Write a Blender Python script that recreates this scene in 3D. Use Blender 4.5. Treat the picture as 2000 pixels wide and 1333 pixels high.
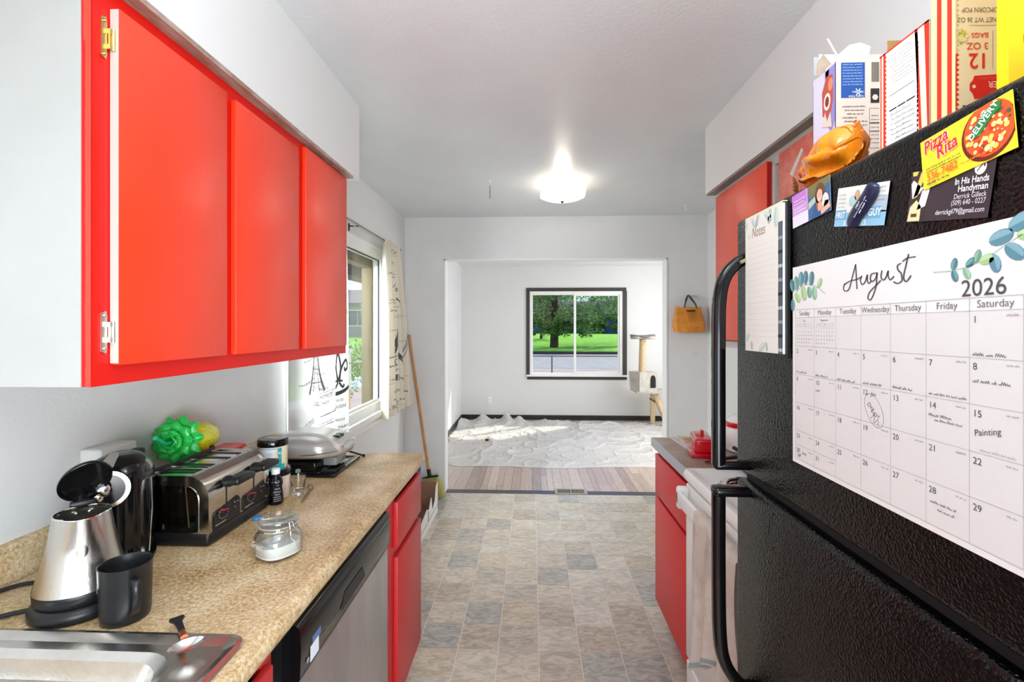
import bpy, bmesh, math, random
from mathutils import Vector, Matrix
from math import sin, cos, pi, radians, sqrt, exp
for _o in list(bpy.data.objects): bpy.data.objects.remove(_o)
SC = bpy.context.scene
COL = SC.collection
R = random.Random(7)
# ------------------------------------------------------------------ camera
cam = bpy.data.cameras.new('camera')
cam.sensor_width = 36.0
cam.lens = 932.0 / 2000 * 36
cam.shift_y = -(666.5 - 641.0) / 2000
cam.clip_start = 0.02
cam.clip_end = 500
cam_ob = bpy.data.objects.new('camera', cam)
COL.objects.link(cam_ob)
cam_ob.location = (0, 0, 1.46)
cam_ob.rotation_euler = (pi / 2, 0, math.atan(39 / 932))
SC.camera = cam_ob
# ------------------------------------------------------------------ world / light / exposure
SC.view_settings.view_transform = 'Standard'
SC.view_settings.look = 'None'
SC.view_settings.exposure = 1.1
SC.view_settings.gamma = 1.0
SC.view_settings.use_curve_mapping = False
SC.cycles.use_denoising = True
SC.cycles.max_bounces = 12
SC.cycles.diffuse_bounces = 8
SC.cycles.glossy_bounces = 5
SC.cycles.transmission_bounces = 8
SC.cycles.transparent_max_bounces = 16
SC.cycles.sample_clamp_indirect = 6.0
W = bpy.data.worlds.new('sky')
SC.world = W
W.use_nodes = True
wn = W.node_tree.nodes
wl = W.node_tree.links
bgn = wn['Background']
tc = wn.new('ShaderNodeTexCoord')
sep = wn.new('ShaderNodeSeparateXYZ')
wl.new(tc.outputs['Generated'], sep.inputs[0])
grad = wn.new('ShaderNodeValToRGB')
wl.new(sep.outputs['Z'], grad.inputs[0])
grad.color_ramp.elements[0].color = (0.50, 0.70, 0.95, 1)
grad.color_ramp.elements[1].color = (0.10, 0.28, 0.80, 1)
grad.color_ramp.elements[1].position = 0.6
cn = wn.new('ShaderNodeTexNoise')
cn.inputs['Scale'].default_value = 6
cn.inputs['Detail'].default_value = 6
mp = wn.new('ShaderNodeMapping')
mp.inputs['Scale'].default_value = (1, 1, 3)
wl.new(tc.outputs['Generated'], mp.inputs[0])
wl.new(mp.outputs[0], cn.inputs['Vector'])
cr = wn.new('ShaderNodeValToRGB')
cr.color_ramp.elements[0].position = 0.45
cr.color_ramp.elements[1].position = 0.66
wl.new(cn.outputs['Fac'], cr.inputs[0])
mx = wn.new('ShaderNodeMixRGB')
wl.new(cr.outputs[0], mx.inputs[0])
wl.new(grad.outputs[0], mx.inputs[1])
mx.inputs[2].default_value = (0.95, 0.97, 1, 1)
wl.new(mx.outputs[0], bgn.inputs[0])
bgn.inputs[1].default_value = 0.8

def light(name, kind, loc, energy, color=(1, 1, 1), rot=(0, 0, 0), size=None, sizey=None, **kw):
    d = bpy.data.lights.new(name, kind)
    d.energy = energy
    d.color = color
    if kind == 'AREA':
        d.shape = 'RECTANGLE'
        d.size = size
        d.size_y = sizey or size
    elif size is not None and kind == 'POINT':
        d.shadow_soft_size = size
    if kind == 'SUN': d.angle = 0.02
    for k, v in kw.items(): setattr(d, k, v)
    o = bpy.data.objects.new(name, d)
    COL.objects.link(o)
    o.location = loc
    o.rotation_euler = rot
    return o
light('sun', 'SUN', (0, 0, 20), 2.4, (1, 0.96, 0.88), (radians(50), 0, radians(130)))
# unseen fill lamps added behind the camera and beside the far room
light('rear_fill', 'AREA', (0.0, -3.4, 1.15), 10, (0.93, 0.97, 1), (radians(94), 0, 0), 2.3, 2.0)
light('far_room_fill', 'AREA', (2.8, 5.6, 1.5), 36, (0.95, 0.98, 1), (radians(90), 0, radians(90)), 2.4, 1.8)
light('daylight_kitchen_window', 'AREA', (-1.85, 2.35, 1.85), 54, (0.93, 0.97, 1), (radians(80), 0, radians(-90)), 1.1, 1.0)

# unseen upward area lamp added to bounce fill off the ceiling
light('bounce_fill', 'AREA', (0.15, -.5, 2.0), 20, (0.88, 0.95, 1), (radians(180), 0, 0), 1.2, 1.6)
light('near_fill', 'POINT', (.1, .5, 2.12), 6, (0.88, 0.95, 1), size=.15)  # unseen point fill added to even out the near kitchen
light('side_fill', 'AREA', (.55, -1.2, .95), 15, (0.88, 0.95, 1), (radians(90), 0, radians(36)), 1.2, 1.0, spread=radians(120))  # unseen area fill added to brighten the wall under the left cabinets
# ------------------------------------------------------------------ materials
def lin(c):
    if isinstance(c, str):
        c = tuple(int(c[i:i + 2], 16) / 255 for i in (0, 2, 4))
        return tuple((x / 12.92 if x <= 0.04045 else ((x + 0.055) / 1.055) ** 2.4) for x in c)
    return c
MATS = {}
def mat(name, col='808080', rough=0.5, metal=0.0, bump=None, var=None, trans=0.0, ior=1.45, alpha=None, emit=0, spec=None, coat=0, sub=0, shadeflat=False, aniso=None):
    """bump=(scale, strength[, kind]); var=(scale, col2, lo, hi[, stretch])"""
    if name in MATS: return MATS[name]
    m = bpy.data.materials.new(name)
    m.use_nodes = True
    n = m.node_tree.nodes
    l = m.node_tree.links
    p = n['Principled BSDF']
    c = lin(col) + (1,)
    p.inputs['Base Color'].default_value = c
    p.inputs['Roughness'].default_value = rough
    p.inputs['Metallic'].default_value = metal
    p.inputs['IOR'].default_value = ior
    if spec is not None: p.inputs['Specular IOR Level'].default_value = spec
    if trans: p.inputs['Transmission Weight'].default_value = trans
    if coat:
        p.inputs['Coat Weight'].default_value = coat
        p.inputs['Coat Roughness'].default_value = 0.1
    if alpha is not None: p.inputs['Alpha'].default_value = alpha
    if emit:
        p.inputs['Emission Color'].default_value = c
        p.inputs['Emission Strength'].default_value = emit
    t = n.new('ShaderNodeTexCoord')
    if var:
        ns = n.new('ShaderNodeTexNoise')
        ns.inputs['Scale'].default_value = var[0]
        ns.inputs['Detail'].default_value = 8
        ns.inputs['Roughness'].default_value = 0.65
        mpp = n.new('ShaderNodeMapping')
        if len(var) > 4: mpp.inputs['Scale'].default_value = var[4]
        l.new(t.outputs['Object'], mpp.inputs[0])
        l.new(mpp.outputs[0], ns.inputs['Vector'])
        rp = n.new('ShaderNodeValToRGB')
        rp.color_ramp.elements[0].position = var[2]
        rp.color_ramp.elements[1].position = var[3]
        rp.color_ramp.elements[0].color = c
        rp.color_ramp.elements[1].color = lin(var[1]) + (1,)
        l.new(ns.outputs['Fac'], rp.inputs[0])
        l.new(rp.outputs[0], p.inputs['Base Color'])
    if bump:
        kind = bump[2] if len(bump) > 2 else 'noise'
        if kind == 'noise':
            b = n.new('ShaderNodeTexNoise')
            b.inputs['Detail'].default_value = 4
            out = b.outputs['Fac']
        else:
            b = n.new('ShaderNodeTexVoronoi')
            b.feature = 'SMOOTH_F1'
            out = b.outputs['Distance']
        b.inputs['Scale'].default_value = bump[0]
        mp2 = n.new('ShaderNodeMapping')
        if len(bump) > 3: mp2.inputs['Scale'].default_value = bump[3]
        l.new(t.outputs['Object'], mp2.inputs[0])
        l.new(mp2.outputs[0], b.inputs['Vector'])
        bb = n.new('ShaderNodeBump')
        bb.inputs['Strength'].default_value = bump[1]
        bb.inputs['Distance'].default_value = 0.002
        l.new(out, bb.inputs['Height'])
        l.new(bb.outputs[0], p.inputs['Normal'])
    MATS[name] = m
    return m
def flat(col, rough=0.6):
    if isinstance(col, bpy.types.Material): return col
    return mat('print_' + col, col, rough)
wallm = mat('wall_paint', 'dededd', 0.55, bump=(90, 0.25), var=(1.3, 'd2d2d1', 0.3, 0.75))
wallfar = mat('far_wall_paint', 'd9d8d6', 0.6, bump=(90, 0.2), var=(1.1, 'd4d3d0', 0.35, 0.7))
soffm = mat('soffit_paint', 'dfdfde', 0.5, bump=(60, 0.2))
ceilm = mat('ceiling_paint', 'dde1e3', 0.33, bump=(70, 0.6), var=(2, 'd5d9db', 0.3, 0.7))
whitep = mat('white_paint', 'e8e8e6', 0.4)
redp = mat('red_paint', 'ee3a16', 0.33, bump=(24, 0.25, 'noise', (1, 3, 0.35)), spec=1.0)
redframe = mat('red_frame_paint', 'd50f04', 0.42)
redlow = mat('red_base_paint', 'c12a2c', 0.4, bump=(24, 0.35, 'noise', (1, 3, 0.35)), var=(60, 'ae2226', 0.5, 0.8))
rawwood = mat('worn_soffit_board', '9a7565', 0.6, var=(14, 'b3a49a', 0.4, 0.62, (4, 0.6, 1)))
steel = mat('brushed_steel', 'c9c6c0', 0.28, 1.0, bump=(180, 0.12, 'noise', (1, 1, 0.05)))
chrome = mat('chrome', 'e6e6e6', 0.08, 1.0)
dwsteel = mat('dishwasher_steel', 'c2c1bf', 0.4, 0.85, bump=(120, 0.3, 'noise', (1, 1, 0.06)), var=(5, 'aeacaa', 0.35, 0.7, (1, 3, 0.5)))
brass = mat('brass', 'd8bf86', 0.25, 1.0)
blackg = mat('gloss_black', '0b0b0c', 0.12)
blackm = mat('matte_black', '121214', 0.42)
fridgem = mat('fridge_textured_black', '030304', 0.22, bump=(300, 0.6, 'voronoi'), spec=0.4)
rubber = mat('black_rubber', '15151a', 0.6)
brownblk = mat('near_black_trim', '25201f', 0.45)
glass = mat('clear_glass', 'ffffff', 0.0, trans=1.0, ior=1.45)
glasst = bpy.data.materials.new('window_glass')
glasst.use_nodes = True
_n = glasst.node_tree.nodes; _l = glasst.node_tree.links
_tr = _n.new('ShaderNodeBsdfTransparent'); _gl = _n.new('ShaderNodeBsdfGlossy'); _gl.inputs['Roughness'].default_value = 0.02
_tr.inputs[0].default_value = (0.96, 0.98, 0.97, 1)
_mx = _n.new('ShaderNodeMixShader'); _lw = _n.new('ShaderNodeLayerWeight'); _lw.inputs[0].default_value = .5; _fr = _n.new('ShaderNodeMath'); _fr.operation = 'POWER'; _fr.inputs[1].default_value = 6; _l.new(_lw.outputs['Facing'], _fr.inputs[0])
_l.new(_fr.outputs[0], _mx.inputs[0]); _l.new(_tr.outputs[0], _mx.inputs[1]); _l.new(_gl.outputs[0], _mx.inputs[2])
_l.new(_mx.outputs[0], _n['Material Output'].inputs[0])

def sheer(name, col, tr, rough=0.5, extra=None, trl=0.0, bump=None, gloss=0.0):
    """thin cloth or film: diffuse + translucent, partly transparent"""
    m = bpy.data.materials.new(name)
    m.use_nodes = True
    n = m.node_tree.nodes; l = m.node_tree.links
    p = n['Principled BSDF']
    p.inputs['Base Color'].default_value = lin(col) + (1,)
    p.inputs['Roughness'].default_value = rough
    p.inputs['Specular IOR Level'].default_value = 0.5 if gloss else 0.2
    tl = n.new('ShaderNodeBsdfTranslucent'); tl.inputs[0].default_value = lin(col) + (1,)
    m1 = n.new('ShaderNodeMixShader'); m1.inputs[0].default_value = trl
    l.new(p.outputs[0], m1.inputs[1]); l.new(tl.outputs[0], m1.inputs[2])
    tp = n.new('ShaderNodeBsdfTransparent')
    m2 = n.new('ShaderNodeMixShader'); m2.inputs[0].default_value = tr
    l.new(m1.outputs[0], m2.inputs[1]); l.new(tp.outputs[0], m2.inputs[2])
    l.new(m2.outputs[0], n['Material Output'].inputs[0])
    if bump:
        t = n.new('ShaderNodeTexCoord'); b = n.new('ShaderNodeTexNoise'); b.inputs['Scale'].default_value = bump[0]; b.inputs['Detail'].default_value = 5
        bb = n.new('ShaderNodeBump'); bb.inputs['Strength'].default_value = bump[1]; bb.inputs['Distance'].default_value = 0.01
        l.new(t.outputs['Object'], b.inputs['Vector']); l.new(b.outputs['Fac'], bb.inputs['Height']); l.new(bb.outputs[0], p.inputs['Normal'])
    return m

def counter_mat():
    m = bpy.data.materials.new('speckled_laminate')
    m.use_nodes = True
    n = m.node_tree.nodes; l = m.node_tree.links; p = n['Principled BSDF']
    t = n.new('ShaderNodeTexCoord')
    a = n.new('ShaderNodeTexNoise'); a.inputs['Scale'].default_value = 130; a.inputs['Detail'].default_value = 4; a.inputs['Roughness'].default_value = 0.7
    b = n.new('ShaderNodeTexNoise'); b.inputs['Scale'].default_value = 9; b.inputs['Detail'].default_value = 3
    l.new(t.outputs['Object'], a.inputs['Vector']); l.new(t.outputs['Object'], b.inputs['Vector'])
    ad = n.new('ShaderNodeMath'); ad.operation = 'MULTIPLY_ADD'; ad.inputs[1].default_value = 0.35
    l.new(b.outputs['Fac'], ad.inputs[0]); 
    sc = n.new('ShaderNodeMath'); sc.operation = 'MULTIPLY'; sc.inputs[1].default_value = 0.65
    l.new(a.outputs['Fac'], sc.inputs[0]); l.new(sc.outputs[0], ad.inputs[2])
    r = n.new('ShaderNodeValToRGB')
    r.color_ramp.elements[0].position = 0.36; r.color_ramp.elements[0].color = lin('806647') + (1,)
    r.color_ramp.elements[1].position = 0.66; r.color_ramp.elements[1].color = lin('e6d8be') + (1,)
    e = r.color_ramp.elements.new(0.46); e.color = lin('b59569') + (1,)
    e = r.color_ramp.elements.new(0.54); e.color = lin('ceb48a') + (1,)
    l.new(ad.outputs[0], r.inputs[0]); l.new(r.outputs[0], p.inputs['Base Color'])
    p.inputs['Roughness'].default_value = 0.34
    bb = n.new('ShaderNodeBump'); bb.inputs['Strength'].default_value = 0.12; bb.inputs['Distance'].default_value = 0.001
    l.new(a.outputs['Fac'], bb.inputs['Height']); l.new(bb.outputs[0], p.inputs['Normal'])
    return m
counterm = counter_mat()

def random_mat(name, ramp, rough, nscale, ncols, stretch=(1, 1, 1), amt=0.5, bumpamt=0.3):
    """per-piece colour by Object Info random, plus cloudy veins"""
    m = bpy.data.materials.new(name)
    m.use_nodes = True
    n = m.node_tree.nodes; l = m.node_tree.links; p = n['Principled BSDF']
    oi = n.new('ShaderNodeObjectInfo')
    r = n.new('ShaderNodeValToRGB'); r.color_ramp.interpolation = 'CONSTANT'
    k = len(ramp)
    for i, c in enumerate(ramp):
        e = r.color_ramp.elements[i] if i < 2 else r.color_ramp.elements.new(i / k)
        e.position = i / k
        e.color = lin(c) + (1,)
    l.new(oi.outputs['Random'], r.inputs[0])
    t = n.new('ShaderNodeTexCoord')
    mpp = n.new('ShaderNodeMapping'); mpp.inputs['Scale'].default_value = stretch
    l.new(t.outputs['Object'], mpp.inputs[0])
    off = n.new('ShaderNodeVectorMath'); off.operation = 'ADD'
    sc = n.new('ShaderNodeMath'); sc.operation = 'MULTIPLY'; sc.inputs[1].default_value = 57.0
    l.new(oi.outputs['Random'], sc.inputs[0])
    l.new(mpp.outputs[0], off.inputs[0]); l.new(sc.outputs[0], off.inputs[1])
    ns = n.new('ShaderNodeTexNoise'); ns.inputs['Scale'].default_value = nscale; ns.inputs['Detail'].default_value = 8; ns.inputs['Roughness'].default_value = 0.6; ns.inputs['Distortion'].default_value = 1.2
    l.new(off.outputs[0], ns.inputs['Vector'])
    r2 = n.new('ShaderNodeValToRGB')
    r2.color_ramp.elements[0].position = 0.40; r2.color_ramp.elements[0].color = lin(ncols[0]) + (1,)
    r2.color_ramp.elements[1].position = 0.60; r2.color_ramp.elements[1].color = lin(ncols[1]) + (1,)
    l.new(ns.outputs['Fac'], r2.inputs[0])
    mxx = n.new('ShaderNodeMixRGB'); mxx.inputs[0].default_value = amt
    l.new(r.outputs[0], mxx.inputs[1]); l.new(r2.outputs[0], mxx.inputs[2])
    l.new(mxx.outputs[0], p.inputs['Base Color'])
    p.inputs['Roughness'].default_value = rough
    bb = n.new('ShaderNodeBump'); bb.inputs['Strength'].default_value = bumpamt; bb.inputs['Distance'].default_value = 0.002
    l.new(ns.outputs['Fac'], bb.inputs['Height']); l.new(bb.outputs[0], p.inputs['Normal'])
    return m
tilem = random_mat('slate_look_tile', ['cdc0b0', 'b8aa9a', 'd2c5b1', 'a09c96', 'c6b9a9', 'd6ccbf', '979794', 'ccbeac', 'd9cdbd', 'b3a799', 'cdbeac', '9b9d99', 'cab89f', 'd0c6bb', 'b3a18c', 'cfc4b5'], 0.36, 15, ('8a847c', 'd8cdbd'), (1, 2.0, 1), 0.45, .4)
plankm = random_mat('grey_oak_plank', ['b9a094', 'ac9085', 'c9b5a8', '907a72', 'c0a99b', 'a58a7d', 'cebbad', 'b79c8e'], 0.3, 12, ('8a766e', 'cbbcb2'), (9, 0.7, 1), 0.35)

# ------------------------------------------------------------------ mesh helpers
class M:
    def __init__(s): s.v = []; s.f = []; s.mi = []; s.mats = []; s.cur = 0
    def use(s, m):
        m = flat(m)
        if m not in s.mats: s.mats.append(m)
        s.cur = s.mats.index(m); return s
    def add(s, vs, fs):
        b = len(s.v); s.v += [tuple(x) for x in vs]
        for f in fs: s.f.append(tuple(i + b for i in f)); s.mi.append(s.cur)
        return s
    def box(s, x0, y0, z0, x1, y1, z1, mtx=None):
        vs = [Vector((x, y, z)) for z in (z0, z1) for y in (y0, y1) for x in (x0, x1)]
        if mtx is not None: vs = [mtx @ v for v in vs]
        return s.add(vs, [(0, 2, 3, 1), (4, 5, 7, 6), (0, 1, 5, 4), (2, 6, 7, 3), (0, 4, 6, 2), (1, 3, 7, 5)])
    def rbox(s, x0, y0, z0, x1, y1, z1, r=0.005, seg=3, mtx=None):
        bm = bmesh.new()
        bmesh.ops.create_cube(bm, size=1)
        for v in bm.verts:
            v.co = Vector((x0 + (v.co.x + .5) * (x1 - x0), y0 + (v.co.y + .5) * (y1 - y0), z0 + (v.co.z + .5) * (z1 - z0)))
        bmesh.ops.bevel(bm, geom=bm.edges[:], offset=r, segments=seg, affect='EDGES', profile=0.5)
        return s.bm(bm, mtx)
    def bm(s, bm, mtx=None):
        bm.verts.index_update()
        vs = [(mtx @ v.co) if mtx is not None else v.co.copy() for v in bm.verts]
        s.add(vs, [[v.index for v in f.verts] for f in bm.faces]); bm.free(); return s
    def prism(s, pts, h, fn):
        """extrude the outline pts (2D) over h=(a,b); fn(u,v,w)->xyz"""
        n = len(pts)
        vs = [fn(p[0], p[1], h[0]) for p in pts] + [fn(p[0], p[1], h[1]) for p in pts]
        fs = [tuple(range(n))[::-1], tuple(range(n, 2 * n))] + [(i, (i + 1) % n, n + (i + 1) % n, n + i) for i in range(n)]
        return s.add(vs, fs)
    def ring(s, c, ax, rad, seg=24, sq=1.0, up=None):
        ax = Vector(ax).normalized()
        u = ax.orthogonal().normalized() if up is None else (Vector(up) - ax * ax.dot(Vector(up))).normalized()
        w = ax.cross(u)
        return [Vector(c) + u * rad * cos(2 * pi * i / seg) + w * rad * sq * sin(2 * pi * i / seg) for i in range(seg)]
    def loft(s, rings, cap0=True, cap1=True, closed=True):
        n = len(rings[0]); vs = [p for r in rings for p in r]; fs = []
        for k in range(len(rings) - 1):
            for i in range(n if closed else n - 1):
                j = (i + 1) % n
                fs.append((k * n + i, k * n + j, (k + 1) * n + j, (k + 1) * n + i))
        if cap0: fs.append(tuple(range(n))[::-1])
        if cap1: fs.append(tuple(range((len(rings) - 1) * n, len(rings) * n)))
        return s.add(vs, fs)
    def cyl(s, a, b, ra, rb=None, seg=24, cap=True):
        rb = ra if rb is None else rb
        ax = Vector(b) - Vector(a)
        return s.loft([s.ring(a, ax, ra, seg), s.ring(b, ax, rb, seg)], cap, cap)
    def lathe(s, prof, c=(0, 0, 0), ax=(0, 0, 1), seg=32, cap0=True, cap1=True, sq=1.0, up=None):
        """prof: [(r, t)] along ax"""
        ax = Vector(ax).normalized()
        return s.loft([s.ring(Vector(c) + ax * t, ax, max(r, 1e-5), seg, sq, up) for r, t in prof], cap0, cap1)
    def tube(s, pts, r, seg=8, closed=False, cap=True):
        pts = [Vector(p) for p in pts]; n = len(pts)
        rr = r if isinstance(r, (list, tuple)) else [r] * n
        rings = []; u = None
        for i, p in enumerate(pts):
            if closed: t = pts[(i + 1) % n] - pts[i - 1]
            else: t = pts[min(i + 1, n - 1)] - pts[max(i - 1, 0)]
            t.normalize()
            if u is None: u = t.orthogonal().normalized()
            else:
                u = u - t * u.dot(t)
                u = u.normalized() if u.length > 1e-6 else t.orthogonal().normalized()
            w = t.cross(u)
            rings.append([p + u * rr[i] * cos(2 * pi * k / seg) + w * rr[i] * sin(2 * pi * k / seg) for k in range(seg)])
        if closed: rings.append(rings[0]); return s.loft(rings, False, False)
        return s.loft(rings, cap, cap)
    def sphere(s, c, r, seg=16, rings=10, sc=(1, 1, 1)):
        rs = []
        for k in range(1, rings):
            a = pi * k / rings
            rs.append([Vector(c) + Vector((r * sin(a) * cos(2 * pi * i / seg) * sc[0], r * sin(a) * sin(2 * pi * i / seg) * sc[1], -r * cos(a) * sc[2])) for i in range(seg)])
        return s.loft(rs)
    def grid(s, nu, nv, fn, closed_u=False):
        vs = [fn(i / nu, j / nv) for j in range(nv + 1) for i in range(nu + 1)]
        fs = [(j * (nu + 1) + i, j * (nu + 1) + i + 1, (j + 1) * (nu + 1) + i + 1, (j + 1) * (nu + 1) + i) for j in range(nv) for i in range(nu)]
        return s.add(vs, fs)
    def mesh(s, name, smooth=None):
        me = bpy.data.meshes.new(name)
        me.from_pydata(s.v, [], s.f)
        for m in s.mats: me.materials.append(m)
        me.polygons.foreach_set('material_index', s.mi)
        me.validate()
        if smooth is not None:
            me.polygons.foreach_set('use_smooth', [True] * len(me.polygons))
            me.set_sharp_from_angle(angle=radians(smooth))
        me.update()
        return me
    def obj(s, name, m=None, parent=None, smooth=40, **props):
        if m is not None:
            m = flat(m)
            if not s.mats: s.mats = [m]
        o = bpy.data.objects.new(name, s.mesh(name, smooth))
        COL.objects.link(o)
        if parent is not None: o.parent = parent
        for k, v in props.items(): o[k] = v
        return o
def thing(name, label, cat, loc=(0, 0, 0), rz=0, group=None, rot=None):
    o = bpy.data.objects.new(name, None)
    COL.objects.link(o); o.location = loc; o.rotation_euler = rot or (0, 0, rz)
    o.empty_display_size = 0.05
    o['label'] = label; o['category'] = cat
    if group: o['group'] = group
    return o
def struct(mm, name, m=None, parent=None, smooth=40, **pr):
    o = mm.obj(name, m, parent, smooth, **pr)
    if parent is None: o['kind'] = 'structure'
    return o
def copy_tree(o, parent=None):
    c = o.copy(); COL.objects.link(c); c.parent = parent
    for ch in list(o.children): copy_tree(ch, c)
    return c
def bez(pts, n=8):
    """smooth polyline through 2D/3D points (Catmull-Rom)"""
    P = [Vector(tuple(p) + (0,) * (3 - len(p))) for p in pts]
    out = []
    for i in range(len(P) - 1):
        a = P[max(i - 1, 0)]; b = P[i]; c = P[i + 1]; d = P[min(i + 2, len(P) - 1)]
        for k in range(n):
            t = k / n
            out.append(0.5 * ((2 * b) + (c - a) * t + (2 * a - 5 * b + 4 * c - d) * t * t + (3 * b - a - 3 * c + d) * t ** 3))
    out.append(P[-1])
    return out
_txt = {}
def text_geo(s, res=3):
    k = (s, res)
    if k not in _txt:
        cu = bpy.data.curves.new('t', 'FONT'); cu.body = s; cu.resolution_u = res; cu.fill_mode = 'BOTH'
        o = bpy.data.objects.new('t', cu); COL.objects.link(o)
        me = bpy.data.meshes.new_from_object(o)
        vs = [(v.co.x, v.co.y) for v in me.vertices]; fs = [tuple(p.vertices) for p in me.polygons]
        bpy.data.objects.remove(o); bpy.data.curves.remove(cu); bpy.data.meshes.remove(me)
        _txt[k] = (vs, fs)
    return _txt[k]
class Sheet:
    """flat print: a mesh of coloured shapes laid on a surface given by fn(u, v, height)"""
    def __init__(s, fn, step=0.00015): s.m = M(); s.fn = fn; s.h = 0.0; s.step = step
    def lay(s): s.h += s.step; return s
    def poly(s, pts, c):
        s.m.use(c); s.m.add([s.fn(p[0], p[1], s.h) for p in pts], [tuple(range(len(pts)))]); return s
    def rect(s, u0, v0, u1, v1, c, nu=1): 
        if nu == 1: return s.poly([(u0, v0), (u1, v0), (u1, v1), (u0, v1)], c)
        s.m.use(c); s.m.grid(nu, 1, lambda a, b: s.fn(u0 + (u1 - u0) * a, v0 + (v1 - v0) * b, s.h)); return s
    def circ(s, u, v, r, c, n=20, ry=None):
        ry = ry or r
        return s.poly([(u + r * cos(2 * pi * i / n), v + ry * sin(2 * pi * i / n)) for i in range(n)], c)
    def line(s, a, b, w, c):
        dx, dy = b[0] - a[0], b[1] - a[1]; L = math.hypot(dx, dy) or 1; nx, ny = -dy / L * w / 2, dx / L * w / 2
        return s.poly([(a[0] - nx, a[1] - ny), (b[0] - nx, b[1] - ny), (b[0] + nx, b[1] + ny), (a[0] + nx, a[1] + ny)], c)
    def frame(s, u0, v0, u1, v1, w, c):
        s.line((u0, v0), (u1, v0), w, c); s.line((u1, v0), (u1, v1), w, c); s.line((u1, v1), (u0, v1), w, c); s.line((u0, v1), (u0, v0), w, c); return s
    def stroke(s, pts, w, c, n=6, taper=True):
        P = bez(pts, n); s.m.use(c); L = []; N = len(P)
        for i, p in enumerate(P):
            t = (P[min(i + 1, N - 1)] - P[max(i - 1, 0)]); t.normalize()
            ww = w * (0.55 + 0.45 * abs(t.y)) if taper else w
            nn = Vector((-t.y, t.x, 0)) * ww / 2
            L.append((p - nn, p + nn))
        vs = []
        for a, b in L: vs += [s.fn(a.x, a.y, s.h), s.fn(b.x, b.y, s.h)]
        s.m.add(vs, [(2 * i, 2 * i + 2, 2 * i + 3, 2 * i + 1) for i in range(N - 1)]); return s
    def text(s, t, u, v, size, c, align='l', rot=0, sx=1.0, shear=0.0, res=3, bold=0, flip=False):
        vs, fs = text_geo(t, res)
        if not vs: return s
        w = max(x for x, y in vs)
        ox = 0 if align == 'l' else (-w / 2 if align == 'c' else -w)
        ca, sa = cos(rot), sin(rot)
        s.m.use(c)
        offs = [(0, 0)] if not bold else [(0, 0), (bold, 0), (bold / 2, bold)]
        for k, (bx, by) in enumerate(offs):
            P = []
            for x, y in vs:
                x2 = ((x + ox) * sx + shear * y) * size + bx * size; y2 = y * size + by * size
                P.append(s.fn(u + x2 * ca - y2 * sa, v + x2 * sa + y2 * ca, s.h + k * 2e-5))
            s.m.add(P, fs)
        return s
    def scrib(s, u, v, L, hgt, c, rnd, w=None):
        """a line of unreadable small writing"""
        x = 0; w = w or hgt * 0.16
        while x < L:
            wl_ = rnd.uniform(1.2, 4) * hgt; wl_ = min(wl_, L - x)
            if wl_ < hgt * 0.6: break
            n = max(3, int(wl_ / hgt / 0.28)); pts = [(u + x + wl_ * i / n, v + (hgt if i % 2 else 0) * rnd.uniform(0.3, 1)) for i in range(n + 1)]
            s.stroke(pts, w, c, 2, False); x += wl_ + hgt * 0.6
        return s
    def words(s, u, v, L, hgt, c, rnd, dens=0.8):
        """a line of print too small to read: word-length bars broken into letters"""
        x = 0
        while x < L:
            wl_ = rnd.uniform(2, 6) * hgt * 0.7; wl_ = min(wl_, L - x)
            k = 0
            while k < wl_ - hgt * 0.3:
                lw = hgt * rnd.uniform(0.3, 0.55); s.rect(u + x + k, v, u + x + k + lw, v + hgt * rnd.choice((0.7, 0.7, 1)), c); k += lw + hgt * 0.18
            x += wl_ + hgt * 0.5
        return s
    def obj(s, name, parent=None, **pr): return s.m.obj(name, None, parent, None, **pr)
# ------------------------------------------------------------------ structure
XL, XR, YB, ZC = -1.13, 1.52, 4.20, 2.44
YF = 7.60
# floor base + tiles
fl = struct(M().box(XL - .15, -3.6, -0.12, XR + .1, YB + 0.0, -0.0015), 'floor', mat('grout', 'dbd1c3', 0.6))
TW = 0.1845; TX0 = 0.031; TY0 = 2.160
tm = {}
def tile_mesh():
    w = TW / 2 - 0.0014
    mm = M().box(-w, -w, -0.006, w, w, 0.0)
    return mm
proto_tile = M().box(-TW / 2 + .0019, -TW / 2 + .0019, -0.003, TW / 2 - .0019, TW / 2 - .0019, 0.0).mesh('tile', None)
proto_tile.materials.append(tilem)
rest = M()
for j in range(-32, 12):
    y = TY0 + TW * (j + .5)
    y0 = y - TW / 2 + .0019; y1 = y + TW / 2 - .0019
    if y0 > YB: continue
    for i in range(-8, 10):
        x = TX0 + TW * (i + .5)
        x0 = x - TW / 2 + .0019; x1 = x + TW / 2 - .0019
        if x1 < XL or x0 > XR: continue
        if y1 > YB or x0 < XL or x1 > XR or y < 1.55:
            a0, a1, b1 = max(x0, XL), min(x1, XR), min(y1, YB)
            if y < 1.55 or (b1 - y0) < .03 or a1 - a0 < .03: rest.box(a0, y0, -.006, a1, b1, 0)
            else:
                M().box(a0 - x, y0 - y, -.006, a1 - x, b1 - y, 0).obj('tile', tilem, fl, None).location = (x, y, 0)
        else:
            o = bpy.data.objects.new('tile', proto_tile); COL.objects.link(o); o.parent = fl; o.location = (x, y, 0)
rest.obj('tile_field', tilem, fl, None, kind='stuff')

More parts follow.
